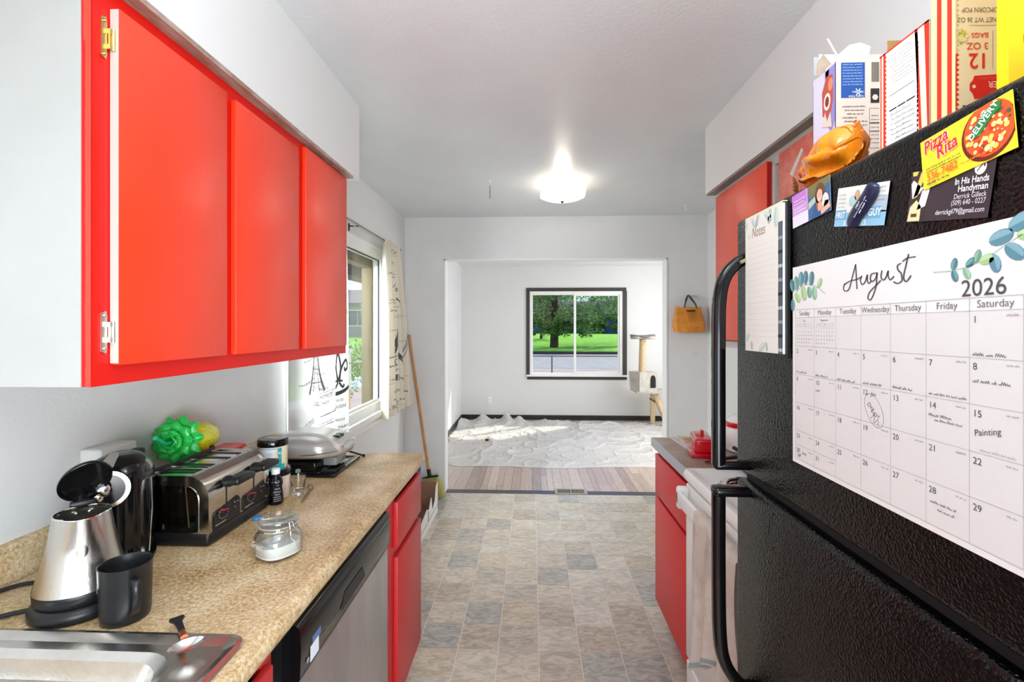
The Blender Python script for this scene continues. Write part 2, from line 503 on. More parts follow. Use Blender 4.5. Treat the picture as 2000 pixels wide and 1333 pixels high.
# far room floor of planks
fb = struct(M().box(XL - .15, YB, -0.12, 3.05, YF + .1, -0.012), 'floor_far_room', mat('subfloor', '2a2422', 0.8))
x = XL
rp = random.Random(3)
while x < 2.95:
    w = rp.choice((.057, .083, .083, .108)); x1 = min(x + w, 3.0)
    y = YB + .085 - rp.uniform(0, .9)
    while y < YF:
        L = rp.uniform(.7, 1.6); a = max(y, YB + .085); b = min(y + L, YF)
        if b - a > .05:
            cx, cy = (x + x1) / 2, (a + b) / 2
            dz = rp.uniform(-.0012, 0.0008)
            M().box(x - cx + .0009, a - cy + .0009, -.012, x1 - cx - .0009, b - cy - .0009, dz).obj('plank', plankm, fb, None).location = (cx, cy, 0)
        y += L
    x = x1
struct(M().box(XL, YB + 0.0, -0.004, XR + 1.2, YB + .085, 0.002), 'trim_threshold', mat('threshold_strip', '33343c', 0.35))

# walls
def wall_hole(mm, fn, a0, a1, z0, z1, ha0, ha1, hz0, hz1, t0, t1):
    def b(p, q, r, s_):
        if q - p < 1e-4 or s_ - r < 1e-4: return
        vs = [fn(p, r, t0), fn(q, s_, t1)]
        lo = [min(vs[0][i], vs[1][i]) for i in range(3)]; hi = [max(vs[0][i], vs[1][i]) for i in range(3)]
        mm.box(*lo, *hi)
    b(a0, ha0, z0, z1); b(ha1, a1, z0, z1); b(ha0, ha1, z0, hz0); b(ha0, ha1, hz1, z1)
W1 = (2.15, 3.585, 0.855, 2.05)      # window_1: y0,y1,z0,z1 in the left wall
m_ = M(); wall_hole(m_, lambda a, z, t: (t, a, z), -3.6, YF + .15, -0.1, ZC + .1, W1[0], W1[1], W1[2], W1[3], XL - .15, XL)
struct(m_, 'wall_left', wallm, smooth=None)
OP = (-.776, 1.175, 2.068)
m_ = M(); wall_hole(m_, lambda a, z, t: (a, t, z), XL, 3.05, 0.0, ZC + .05, OP[0], OP[1], 0.0, OP[2], YB, YB + .115)
struct(m_, 'wall_back', wallm, smooth=None)
struct(M().box(XR, 2.36, 0, XR + .12, YB, ZC + .05).box(1.235, -3.6, 0, XR + .12, 2.36, ZC + .05), 'wall_right', wallm, smooth=None)
W2 = (-.035, 1.43, .715, 2.045)
m_ = M(); wall_hole(m_, lambda a, z, t: (a, t, z), XL, 3.05, -0.1, ZC + .1, W2[0], W2[1], W2[2], W2[3], YF, YF + .14)
struct(m_, 'wall_far', wallfar, smooth=None)
struct(M().box(2.93, YB + .115, 0, 3.05, YF, ZC + .05), 'wall_far_right', wallfar, smooth=None)
m_ = M(); wall_hole(m_, lambda a, z, t: (a, t, z), XL, 1.235, 0, ZC, -1.1, 1.2, 0.0, 2.2, -3.6, -3.5)
struct(m_, 'wall_rear', wallm, smooth=None)
struct(M().box(XL - .2, -3.65, ZC, 3.1, YF + .2, ZC + .12), 'ceiling', ceilm, smooth=None)
# white painted jamb liners of the opening
struct(M().box(OP[0], YB - .006, 0, OP[0] + .010, YB + .121, OP[2]).box(OP[1] - .010, YB - .006, 0, OP[1], YB + .121, OP[2])
       .box(OP[0], YB - .006, OP[2] - .010, OP[1], YB + .121, OP[2]), 'trim_opening', whitep, smooth=None)
# soffits
struct(M().box(XL, -.6, 2.112, -.765, 2.085, ZC), 'soffit_left', soffm, smooth=None)
struct(M().box(-.803, -.6, 2.102, -.768, 2.02, 2.112), 'trim_soffit_board', rawwood, smooth=None)
struct(M().box(.852, -.6, 2.116, 1.235, 2.385, ZC), 'soffit_right', soffm, smooth=None)
struct(M().box(.856, -.6, 2.108, .90, 2.375, 2.116), 'trim_soffit_underside', mat('grey_soffit_board', '8b847e', 0.6), smooth=None)
struct(M().box(.895, -.6, 2.062, .912, 2.33, 2.1085), 'trim_cabinet_top_rail', mat('grey_white_rail', 'b9b7b2', 0.5), smooth=None)
# baseboards of the far room, dark
struct(M().box(XL, YF - .014, 0, 2.93, YF, .075), 'baseboard_far', brownblk, smooth=None)
struct(M().box(XL, YB + .12, 0, XL + .014, YF - .014, .075), 'baseboard_far_left', mat('navy_black_baseboard', '16202b', .4), smooth=None)
struct(M().box(1.52 - .012, 2.42, 0, 1.52, 4.2, .08).box(1.19, 4.188, 0, 1.508, 4.2, .08), 'baseboard_right', mat('dark_baseboard', '2b2a2c', .5), smooth=None)

# ---- window_2 (far room)
w2 = bpy.data.objects.new('window_2', None); COL.objects.link(w2); w2.location = (0, YF, 0); w2['kind'] = 'structure'
T = .05
M().box(-.09, -.016, W2[3] - .003, 1.486, 0, 2.096).box(-.09, -.016, .717, -.035, 0, W2[3]).box(1.43, -.016, .717, 1.495, 0, W2[3]) \
   .box(-.075, -.014, .642, 1.495, 0, .69).obj('casing', mat('charcoal_casing', '37332f', .45), w2, None)
M().box(-.085, -.04, .69, 1.515, .01, .717).obj('sill', whitep, w2, None)
fr2 = M()
fr2.box(-.035, -.005, .74, .008, .09, 1.995).box(1.387, -.005, .74, 1.43, .09, 1.995).box(-.035, -.005, 1.995, 1.43, .09, 2.045).box(-.035, -.005, .717, 1.43, .09, .74)
fr2.obj('frame', mat('vinyl_white', 'e6e6e2', .35), w2, None)
vin = MATS['vinyl_white']
def sash(x0, x1, z0, z1, y0, y1, t, tb, par):
    o = M().box(x0, y0, z0 + tb, x0 + t, y1, z1 - tb).box(x1 - t, y0, z0 + tb, x1, y1, z1 - tb).box(x0, y0, z0, x1, y1, z0 + tb).box(x0, y0, z1 - tb, x1, y1, z1).obj('sash', vin, par, None)
    M().box(x0 + t, (y0 + y1) / 2, z0 + tb, x1 - t, (y0 + y1) / 2 + .004, z1 - tb).obj('pane', glasst, o, None)
    return o
sash(.0, .685, .725, 2.0, .04, .07, .014, .014, w2)
sash(.665, 1.395, .735, 2.0, .012, .04, .036, .03, w2)

# ---- window_1 (kitchen, left wall)
w1 = bpy.data.objects.new('window_1', None); COL.objects.link(w1); w1.location = (XL, 0, 0); w1['kind'] = 'structure'
y0, y1, z0, z1 = W1
M().box(-.072, y0, z0, .002, y0 + .012, z1).box(-.072, y1 - .012, z0, .002, y1, z1).box(-.072, y0 + .012, z1 - .012, .002, y1 - .012, z1).obj('jamb', whitep, w1, None)
olive = mat('olive_brown_wood', '5f5230', .7, var=(6, '4e4428', .4, .65, (1, 1, .2)))
M().box(-.15, y0, z0, -.072, y0 + .03, z1).box(-.15, y1 - .045, z0, -.072, y1, z1).box(-.15, y0 + .03, z1 - .14, -.072, y1 - .045, z1).box(-.17, y0, z0 - .02, -.072, y1, z0 - .001).obj('outer_jamb', olive, w1, None, label='olive brown outside trim')
M().box(-.07, y0 - .05, z0 - .03, .045, y1 + .04, z0 + .006).obj('sill', whitep, w1, None)
M().box(0, y0 - .04, z0 - .085, .014, y1 + .03, z0 - .03).obj('apron', whitep, w1, None)
M().box(-.07, y0 + .012, z0 + .006, -.006, y0 + .032, z1 - .012).box(-.07, y1 - .032, z0 + .006, -.006, y1 - .012, z1 - .012) \
   .box(-.07, y0 + .032, z0 + .006, -.006, y1 - .032, z0 + .06).box(-.07, y0 + .032, z1 - .08, -.006, y1 - .032, z1 - .012) \
   .box(-.05, y0 + .032, z0 + .06, -.03, y1 - .032, z0 + .075).obj('frame', vin, w1, None)
M().box(-.034, y0 + .032, z0 + .06, -.030, y1 - .032, z1 - .08).obj('pane', glasst, w1, None)
M().box(-.03, y0 + .032, z0 + .075, -.022, y0 + .037, z1 - .08).box(-.03, y1 - .037, z0 + .075, -.022, y1 - .032, z1 - .08) \
   .box(-.03, y0 + .032, z1 - .085, -.022, y1 - .032, z1 - .08).obj('gasket', rubber, w1, None)

# ------------------------------------------------------------------ cabinets
def slab_door(parent, x0, x1, ya, yb, z0, z1, m, name='door', bev=.004):
    cy, cz = (ya + yb) / 2, (z0 + z1) / 2
    px = Vector(parent.location)
    o = M().rbox(x0, ya, z0, x1, yb, z1, bev, 2).obj(name, m, parent, 40)
    o.data.transform(Matrix.Translation(-px)); return o
uc = thing('wall_cabinet', 'red upper wall cabinet with three slab doors and white painted end panel', 'cabinet', (-.96, 1.4, 1.352))
def loc(o, par): o.data.transform(Matrix.Translation(-Vector(par.location))); return o
def lathe_obj(): pass
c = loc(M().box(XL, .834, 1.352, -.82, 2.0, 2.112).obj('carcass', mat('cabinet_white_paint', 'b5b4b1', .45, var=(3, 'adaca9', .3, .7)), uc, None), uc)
loc(M().box(-.82, .836, 1.352, -.80, .90, 2.103).box(-.82, .90, 2.06, -.80, 2.02, 2.103).box(-.82, .90, 1.352, -.80, 2.02, 1.405)
    .box(-.82, 1.98, 1.405, -.80, 2.02, 2.06).box(-.82, 1.18, 1.405, -.80, 1.26, 2.06).box(-.82, 1.55, 1.405, -.80, 1.65, 2.06).obj('face_frame', redframe, uc, None), uc)
re_ = random.Random(12); zz = 1.353; edge = []
while zz < 2.10: edge.append((-.8015 - (.0075 if zz < 1.98 else .011) - re_.uniform(0, .0022), zz)); zz += re_.uniform(.003, .009)
loc(M().prism([(-.8003, 1.353)] + [(-.8003, 2.102)] + edge[::-1], (.8328, .8345), lambda u, v, w: (u, w, v)).obj('painted_edge', mat('ragged_red_edge', 'd9402f', .5), uc, None, label='ragged brushed edge of red paint'), uc)
D = [(.8725, 1.197, 1.389, 2.068), (1.233, 1.575, 1.389, 2.066), (1.625, 1.99, 1.386, 2.09)]
for i, (a, b, c0, c1) in enumerate(D):
    o = slab_door(uc, -.7995, -.783, a, b, c0, c1, redp, 'door', .003)
    if i == 0:
        loc(M().box(-.7985, a - .0012, c0 + .004, -.7835, a + .001, c1 - .004).obj('door_edge', mat('white_door_edge', 'c9c1b9', .45), o, None, label='white painted hinge edge'), uc)
def hinge(par, x, y, z, m, s=1):
    mm = M()
    mm.prism([(-.004, -.036), (.006, -.04), (.008, -.03), (.008, .03), (.006, .04), (-.004, .036)], (0, .003), lambda u, v, w: (x + w, y - .016 + u, z + v))
    mm.box(x, y - .009, z - .019, x + .010, y + .001, z - .010).box(x, y - .009, z + .010, x + .010, y + .001, z + .019)
    mm.box(x + .004, y - .007, z - .012, x + .007, y - .004, z + .012)
    mm.cyl((x + .009, y - .001, z - .020), (x + .009, y - .001, z + .020), .0035, seg=10)
    mm.sphere((x + .004, y - .014, z - .031), .003, 8, 6).sphere((x + .004, y - .014, z + .031), .003, 8, 6)
    return loc(mm.obj('hinge', m, par, 40), par)
hinge(uc, -.7995, .871, 2.003, brass); hinge(uc, -.7995, .871, 1.452, mat('nickel', 'd6cfc4', .3, 1.0))
for z in (2.0, 1.46):
    loc(M().cyl((-.79, 1.579, z - .028), (-.79, 1.579, z + .028), .004, seg=8).box(-.80, 1.577, z - .024, -.7965, 1.596, z + .024).obj('hinge', MATS['nickel'], uc), uc)

def base_cab(label, face, fr, ya, yb, wallx, side, doors, drawers, m=redlow, ch=.872):
    s = 1 if side == 'l' else -1     # +1: faces +X
    t = thing('base_cabinet', label, 'cabinet', ((face + wallx) / 2, (ya + yb) / 2, 0))
    lo, hi = sorted((wallx, fr - s * .018))
    loc(M().box(lo, ya, .11, hi, yb, ch).obj('carcass', m, t, None), t)
    a, b = sorted((fr - s * .06, fr - s * .075))
    loc(M().box(a, ya, 0, b, yb, .11).obj('toe_kick', mat('toe_kick_dark', '2a1a18', .6), t, None), t)
    a, b = sorted((fr - s * .018, fr))
    fm = M().box(a, ya, .112, b, yb, .15).box(a, ya, .855, b, yb, .872)
    ys = [ya] + [y for d in doors for y in (d[0] + .012, d[1] - .012)] + [yb]
    for k in range(0, len(ys), 2): fm.box(a, ys[k], .15, b, ys[k + 1], .855)
    for k in range(1, len(ys) - 1, 2): fm.box(a, ys[k], .645, b, ys[k + 1], .70)
    loc(fm.obj('face_frame', m, t, None), t)
    a, b = sorted((fr, face))
    for d in doors: slab_door(t, a, b, d[0], d[1], d[2], d[3], m, 'door', .003)
    for d in drawers: slab_door(t, a, b, d[0], d[1], d[2], d[3], m, 'drawer', .003)
    return t
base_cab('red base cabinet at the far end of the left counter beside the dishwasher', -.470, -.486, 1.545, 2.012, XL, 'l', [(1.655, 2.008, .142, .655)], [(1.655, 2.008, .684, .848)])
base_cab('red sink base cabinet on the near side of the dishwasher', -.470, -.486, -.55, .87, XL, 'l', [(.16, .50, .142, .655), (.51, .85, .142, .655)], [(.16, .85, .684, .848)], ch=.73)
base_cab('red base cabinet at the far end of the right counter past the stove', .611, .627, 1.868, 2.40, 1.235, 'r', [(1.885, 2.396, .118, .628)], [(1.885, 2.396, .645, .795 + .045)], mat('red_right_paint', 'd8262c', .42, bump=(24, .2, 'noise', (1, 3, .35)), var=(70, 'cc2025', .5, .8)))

# countertops
ct = thing('countertop', 'long speckled tan laminate countertop with backsplash on the left', 'countertop', (-.8, 1.0, .875))
prof = [(XL, .872), (-.482, .872), (-.469, .876), (-.464, .886), (-.465, .901), (-.472, .9095), (-.486, .9138), (-.50, .914), (XL, .914)]
def cut_counter(y0, y1): return M().prism(prof, (y0, y1), lambda u, v, w: (u, w, v))
SX0, SX1, SY0, SY1 = -1.0, -.565, .20, .775     # basin hole
mm = cut_counter(.84 - .02, 2.060)
mm.prism(prof, (-.6, .20), lambda u, v, w: (u, w, v))
p2 = [(-.56, .872), (-.482, .872), (-.469, .876), (-.464, .886), (-.465, .901), (-.472, .9095), (-.486, .9138), (-.50, .914), (-.56, .914)]
mm.prism(p2, (.20, .82), lambda u, v, w: (u, w, v)).box(XL, .20, .872, -1.0, .82, .914).box(-1.0, .775, .872, -.56, .82, .914)
loc(mm.obj('worktop', counterm, ct, 50), ct)
loc(M().prism([(XL, .914), (XL + .022, .914), (XL + .022, .985), (XL + .016, .996), (XL, .998)], (-.6, 2.06), lambda u, v, w: (u, w, v)).obj('backsplash', counterm, ct, 30), ct)
loc(M().prism([(p[0], p[1]) for p in [(XL, .872), (-.484, .872), (-.468, .878), (-.464, .888), (-.467, .903), (-.474, .911), (-.488, .914), (XL, .914)]], (2.060, 2.0625), lambda u, v, w: (u, w, v)).obj('end_cap', counterm, ct, 50), ct)
ct2 = thing('countertop', 'short grey-brown laminate countertop between stove and far end on the right', 'countertop', (.9, 2.1, .875))
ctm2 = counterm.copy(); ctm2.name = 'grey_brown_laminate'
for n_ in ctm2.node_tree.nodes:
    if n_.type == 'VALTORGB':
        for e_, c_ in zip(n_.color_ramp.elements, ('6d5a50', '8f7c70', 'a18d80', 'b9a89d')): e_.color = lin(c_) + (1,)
loc(M().box(.600, 1.868, .873, 1.235, 2.405, .914).obj('worktop', ctm2, ct2, 50), ct2)
loc(M().box(.594, 1.868, .873, .600, 2.409, .9135).box(.6, 2.405, .873, 1.235, 2.409, .9135).obj('edge_band', mat('pale_blue_edge', 'b6b7c0', .35), ct2, 50, label='pale grey edge band'), ct2)

# right upper cabinets
ur = thing('wall_cabinet', 'red upper wall cabinet with one slab door at the far right above the counter', 'cabinet', (1.06, 2.05, 1.37))
loc(M().box(.912, 1.80, 1.37, 1.235, 2.32, 2.108).obj('carcass', mat('cabinet_grey', 'a8a49f', .5), ur, None), ur)
loc(M().box(.895, 1.80, 1.372, .912, 2.33, 1.40).box(.895, 2.30, 1.40, .912, 2.33, 2.062).box(.895, 1.80, 1.40, .912, 1.83, 2.062).obj('face_frame', mat('frame_light', 'cfc9c4', .45), ur, None), ur)
o = slab_door(ur, .875, .8945, 1.82, 2.316, 1.405, 2.084, mat('red_orange_paint', 'e84a2a', .33, bump=(30, .3, 'noise', (1, 3, .3)), spec=.6))
loc(M().box(.8765, 1.8188, 1.41, .893, 1.8205, 2.08).obj('door_edge', mat('deep_red_edge', 'a80c0c', .4), o, None), ur)
loc(M().cyl((.89, 2.318, 2.03), (.89, 2.318, 2.07), .004, seg=8).obj('hinge', MATS['nickel'], ur), ur)
uo = thing('wall_cabinet', 'mottled red cabinet door above the fridge behind the food boxes', 'cabinet', (1.06, 1.4, 1.80))
loc(M().box(.912, .9, 1.80, 1.235, 1.76, 2.108).obj('carcass', MATS['cabinet_grey'], uo, None), uo)
loc(M().box(.895, .9, 1.80, .912, .94, 2.062).box(.895, 1.70, 1.80, .912, 1.765, 2.062).box(.895, .94, 1.80, .912, 1.70, 1.83).obj('face_frame', mat('frame_grey', '7d766f', .5), uo, None), uo)
slab_door(uo, .875, .8945, 1.34, 1.735, 1.82, 2.08, mat('mottled_red', 'd65a4a', .35, var=(34, 'dd8676', .42, .7), bump=(50, .5)))
slab_door(uo, .875, .8945, .92, 1.325, 1.82, 2.08, MATS['mottled_red'])
loc(M().box(.868, 1.44, 2.083, .8945, 1.475, 2.092).cyl((.872, 1.45, 2.09), (.872, 1.47, 2.098), .004, seg=8).obj('hinge', brass, uo), uo)

# ------------------------------------------------------------------ dishwasher
dw = thing('dishwasher', 'dishwasher with black control panel and steel door under the left counter', 'dishwasher', (-.78, 1.23, 0))
loc(M().box(-1.08, .90, .10, -.50, 1.545, .868).obj('body', blackm, dw, None), dw)
loc(M().box(-.55, .945, .0, -.535, 1.535, .10).obj('toe_panel', blackm, dw, None), dw)
loc(M().rbox(-.50, .935, .105, -.467, 1.532, .747, .006, 2).obj('door', dwsteel, dw, 40), dw)
pan = loc(M().prism([(-.50, .749), (-.468, .749), (-.463, .756), (-.461, .82), (-.464, .856), (-.472, .863), (-.50, .863)], (.935, 1.532), lambda u, v, w: (u, w, v)).obj('control_panel', blackg, dw, 50), dw)
s = Sheet(lambda u, v, h: (-.4612 + h, .94 + u, .75 + v))
s.lay().rect(.035, .012, .075, .045, 'dfe3ea').rect(.045, .045, .085, .06, '5873a0').rect(.02, .02, .03, .03, '8a93a5')
for k in range(5): s.rect(.10 + .03 * k, .03, .118 + .03 * k, .032, '6a6a6a')
loc(s.obj('panel_print', pan), dw)
loc(M().prism([(.20, .0), (.36, .0), (.34, .035), (.22, .035)], (-.463, -.4595), lambda u, v, w: (w, .94 + u, .775 + v)).obj('handle_recess', blackm, pan), dw)

# ------------------------------------------------------------------ sink
sk = thing('sink', 'stainless steel drop-in sink with raised rim set in the left counter', 'sink', (-.78, .5, .914))
def rr(x0, y0, x1, y1, r, n=6, z=0):
    out = []
    for cx, cy, a0 in ((x1 - r, y1 - r, 0), (x0 + r, y1 - r, 90), (x0 + r, y0 + r, 180), (x1 - r, y0 + r, 270)):
        for k in range(n + 1):
            a = radians(a0 + 90 * k / n); out.append(Vector((cx + r * cos(a), cy + r * sin(a), z)))
    return out
rings = [rr(-1.075, .15, -.495, .822, .03, z=.9145), rr(-1.073, .152, -.497, .820, .028, z=.9195), rr(-1.066, .159, -.504, .812, .026, z=.921), rr(-1.061, .164, -.511, .802, .022, z=.9185),
         rr(-1.056, .168, -.518, .794, .02, z=.9155), rr(-1.04, .185, -.545, .786, .05, z=.9155), rr(-1.0, .21, -.577, .775, .065, z=.9152), rr(-.985, .225, -.590, .762, .065, z=.907), rr(-.975, .235, -.600, .752, .065, z=.88),
         rr(-.965, .245, -.61, .742, .06, z=.78), rr(-.94, .27, -.635, .715, .05, z=.752), rr(-.80, .45, -.77, .53, .01, z=.748)]
loc(M().loft(rings, False, True).obj('basin', mat('sink_steel', 'dddbd8', .24, 1.0, bump=(200, .1, 'noise', (1, .05, 1)), var=(6, 'c4bdb3', .4, .7)), sk, 14), sk)
loc(M().lathe([(.0, .752), (.035, .752), (.04, .756), (.045, .753)], (-.785, .49, 0)).obj('drain', chrome, sk), sk)
# ------------------------------------------------------------------ stove
st = thing('stove', 'white electric stove with coil burners beside the fridge', 'stove', (.9, 1.49, 0))
enam = mat('white_enamel', 'f0f0ee', .22)
loc(M().box(.625, 1.135, .02, 1.21, 1.862, .895).obj('body', enam, st, None), st)
rings = [rr(.583, 1.132, 1.215, 1.864, .012, z=.884), rr(.580, 1.13, 1.217, 1.866, .012, z=.905), rr(.588, 1.137, 1.21, 1.859, .012, z=.9215), rr(.61, 1.155, 1.19, 1.84, .03, z=.9215), rr(.622, 1.167, 1.178, 1.828, .03, z=.913)]
top = loc(M().loft(rings, True, True).obj('cooktop', enam, st, 40), st)
bp = M(); cb = M()
for i, (bx, by, br) in enumerate(((.75, 1.66, .10), (.75, 1.33, .085), (1.03, 1.66, .085), (1.03, 1.33, .10))):
    loc(M().lathe([(br + .012, .9135), (br + .012, .917), (br, .916), (br * .8, .906), (br * .3, .902)], (bx, by, 0), cap1=True).obj('drip_pan', chrome, top, 50), st)
    sp = [(bx + (br * .92) * (k / 90) * cos(k * .28 + .5), by + (br * .92) * (k / 90) * sin(k * .28 + .5), .920) for k in range(14, 91)]
    loc(M().tube(sp, .0045, 6).obj('burner_coil', blackm, top), st)
loc(M().box(1.15, 1.135, .915, 1.21, 1.862, 1.07).obj('backguard', enam, st, None), st)
od = loc(M().rbox(.590, 1.137, .205, .624, 1.860, .868, .008, 3).obj('oven_door', enam, st, 40), st)
loc(M().rbox(.592, 1.137, .03, .624, 1.860, .192, .008, 3).obj('storage_drawer', enam, st, 40), st)
loc(M().rbox(.548, 1.16, .79, .566, 1.845, .845, .008, 3).rbox(.548, 1.815, .775, .592, 1.852, .86, .012, 3).rbox(.548, 1.15, .775, .592, 1.187, .86, .012, 3).obj('handle', enam, od, 40), st)
# towel on the oven handle
tw = thing('dish_towel', 'crumpled oatmeal dish towel hung over the oven door handle', 'towel', (.55, 1.45, .84))
def towel(a, b):
    y = 1.60 - .34 * a + .02 * sin(b * 5)
    if b < .12:
        t = b / .12 * pi; x = .556 + .020 * cos(t) * 1; z = .845 + .012 * sin(t)
    else:
        t = (b - .12) / .88
        x = .538 - .020 * t * sin(a * 17 + 1) * (0.5 + t) - .012 * abs(sin(a * 9)) ; z = .845 - t * (.44 + .06 * sin(a * 5 + 2))
        y += .05 * t * (a - .2)
    return (x - .55, y - 1.45, z - .84)
M().grid(48, 40, towel).obj('cloth', mat('oatmeal_cloth', 'cfc6ba', .9, bump=(400, .4), var=(14, 'b5aaa0', .45, .7)), tw, 180)
def hem(a, b): 
    p = towel(a, .955 + .03 * b); return (p[0] - .0015, p[1], p[2])
M().grid(48, 1, hem).obj('hem', mat('teal_band', '8fa3a4', .9), tw, 180, label='pale blue-green band near the hem')

# ------------------------------------------------------------------ refrigerator
fg = thing('refrigerator', 'black textured top-freezer refrigerator covered in cards and a calendar', 'refrigerator', (.82, .74, 0))
loc(M().rbox(.535, .362, .03, 1.20, 1.118, 1.690, .006, 2).obj('body', fridgem, fg, 40), fg)
def door_prof(z0, z1):
    return M().rbox(.470, .36, z0, .532, 1.122, z1, .012, 4)
fd = loc(door_prof(1.138, 1.706).obj('freezer_door', fridgem, fg, 40), fg)
ld = loc(door_prof(.085, 1.118).obj('fridge_door', fridgem, fg, 40), fg)
loc(M().box(.49, .37, 1.112, .53, 1.11, 1.144).box(.5325, .375, .1, .5345, 1.105, 1.69).obj('gasket', rubber, fg, None), fg)
loc(M().box(.55, .37, 0, .56, 1.11, .08).obj('toe_grille', blackm, fg, None), fg)
def handle(pts, w0, w1):
    """pts: (outer x, z), built as a flat bar bent out from the door"""
    out = bez(pts, 8); mm = M(); rings = []
    for i, p in enumerate(out):
        t = out[min(i + 1, len(out) - 1)] - out[max(i - 1, 0)]; t.normalize(); nn = Vector((-t.y, t.x, 0))
        w = .013
        ring = []
        for k in range(12):
            a = 2 * pi * k / 12
            cx = abs(cos(a)) ** .5 * (1 if cos(a) > 0 else -1); cy = abs(sin(a)) ** .5 * (1 if sin(a) > 0 else -1)
            q = p + nn * cx * w
            ring.append(Vector((q.x, 1.066 + .0135 * cy, q.y)))
        rings.append(ring)
    return mm.loft(rings)
hU = handle([(.474, 1.612), (.45, 1.603), (.423, 1.572), (.411, 1.52), (.409, 1.42), (.409, 1.30), (.409, 1.19), (.409, 1.16)], 0, 0)
hU.rbox(.398, 1.053, 1.150, .475, 1.080, 1.168, .006, 2)
loc(hU.obj('handle', blackg, fd, 50), fg)
hL = handle([(.409, 1.10), (.409, 1.06), (.409, .95), (.411, .80), (.420, .735), (.445, .69), (.474, .665)], 0, 0)
hL.rbox(.396, 1.049, 1.092, .475, 1.084, 1.113, .008, 3)
loc(hL.obj('handle', blackg, ld, 50), fg)
loc(M().tube([(.447, 1.045, 1.600), (.462, 1.047, 1.608), (.4745, 1.049, 1.612)], .004, 6).obj('gold_trim', mat('champagne', 'b5a78b', .3, .8), fd, label='champagne coloured bevel'), fg)

# ------------------------------------------------------------------ papers on the fridge door
FX = .4685
def fmap(y0, z0, x0=FX, rot=0, bend=0.0, W=.4):
    ca, sa = cos(rot), sin(rot)
    return lambda u, v, h: (x0 - h - bend * (1 - min(1, max(0, u / W))) ** 2, y0 - (u * ca - v * sa), z0 + u * sa + v * ca)
rr2 = random.Random(11)
cal = thing('wall_calendar', 'large white August 2026 paper calendar with eucalyptus corners on the fridge', 'calendar', (FX, .66, 1.4))
CW, CH = .412, .346
fm = fmap(.876, 1.222)
paper = M().use(mat('paper_white', 'e9e9e8', .55)).box(FX - .0012, .876 - CW, 1.222, FX - .0004, .876, 1.568)
loc(paper.obj('sheet', None, cal, None), cal)
s = Sheet(lambda u, v, h: fm(u, v, h + .0013))
ink = '3c3c3e'; gl = 'bcbcbc'; dk = '505052'
s.lay()
colx = [.009 + .0562 * k for k in range(8)]; rz = [.256, .2065, .157, .107, .058, .008]
s.rect(.009, .008, .4024, .256, 'dededd').lay()
for x in colx: s.line((x, .008), (x, .270), .0008, gl)
for z in [.270] + rz: s.line((.009, z), (.4024, z), .0008, gl)
s.line((.009, .033), (.009 + .1124, .033), .0008, gl)
s.lay()
for k, dname in enumerate(('Sunday', 'Monday', 'Tuesday', 'Wednesday', 'Thursday', 'Friday', 'Saturday')):
    s.text(dname, colx[k] + .0281, .2595, .0112, '747476', 'c')
s.text('2026', .336, .272, .0255, dk, 'l', res=5)
AUG = [[(143, 304), (140, 298), (144, 293), (153, 296), (160, 313), (167, 330)], [(167, 330), (168, 316), (169, 303), (170, 294)], [(141, 303), (155, 307), (169, 308), (180, 311)],
       [(180, 312), (177, 306), (180, 300), (186, 302), (191, 312), (191, 305), (194, 300), (199, 303)],
       [(208, 313), (199, 312), (197, 305), (202, 302), (208, 307), (210, 313), (208, 296), (203, 284), (197, 277), (192, 280), (196, 288), (208, 296), (217, 302)],
       [(219, 315), (217, 307), (221, 302), (226, 305), (230, 313), (230, 306), (234, 301), (240, 305)],
       [(252, 320), (246, 318), (247, 312), (252, 307), (253, 298), (246, 295), (239, 298)], [(264, 330), (259, 314), (256, 302), (260, 296), (268, 303)], [(254, 322), (262, 325), (275, 325)]]
for st_ in AUG: s.stroke([(a / 1000, b / 1000) for a, b in st_], .0024, dk, 6)
# day numbers, August 2026 starts on a Saturday
day = 1
for r_ in range(6):
    for c_ in range(7):
        if r_ == 0 and c_ < 6: continue
        if day > 31: break
        ro, zt = (r_, rz[r_]) if r_ < 5 else (5, .033)
        s.text(str(day), colx[c_] + .004, zt - .0125, .0105, dk)
        s.words(colx[c_] + .040, zt - .0065, .0125, .0022, 'b0b0b0', rr2)
        day += 1
for k, (nm, off) in enumerate((('July', 3), ('September', 2))):
    s.text(nm, colx[k] + .028, .249, .0045, '707070', 'c')
    for j, ch in enumerate('SMTWTFS'): s.text(ch, colx[k] + .006 + .0070 * j, .2425, .0036, '606060')
    s.line((colx[k] + .004, .2405), (colx[k] + .052, .2405), .0004, gl)
    n_ = 1
    for ww in range(5):
        for j in range(7):
            if ww == 0 and j < off: continue
            if n_ > 31 - k: break
            s.text(str(n_), colx[k] + .005 + .0070 * j, .2365 - .0062 * ww, .0034, '808080', res=1); n_ += 1
hw = '4a4a4a'
def note(c_, z, L, hgt=.004, du=.004): s.scrib(colx[c_] + du, z, L, hgt, hw, rr2)
note(6, .2085, .040); 
note(6, .1805, .040); s.scrib(colx[6] + .012, .1095, .038, .003, 'a8a8a8', rr2)
note(0, .160, .030); note(1, .159, .032); note(2, .158, .040); note(3, .159, .036); note(4, .160, .036); note(5, .1595 - .05, .002)
note(5, .1600, .050, .0034); note(5, .135, .032); note(5, .130, .036, .0035, .012); pass
s.text('Painting', colx[6] + .006, .124, .0095, hw, rot=.25, shear=.2)
s.text('VP', colx[0] + .008, .012, .009, hw); s.scrib(colx[0] + .022, .02, .012, .005, hw, rr2); note(1, .134, .012)
s.scrib(colx[5] + .006, .034, .034, .0035, hw, rr2); s.scrib(colx[5] + .016, .027, .022, .0035, hw, rr2)
el = [(colx[3] + .026 + .018 * cos(t / 20 * 2 * pi + .3), .125 + .023 * sin(t / 20 * 2 * pi + .3) - .010 * cos(t / 20 * 2 * pi)) for t in range(22)]
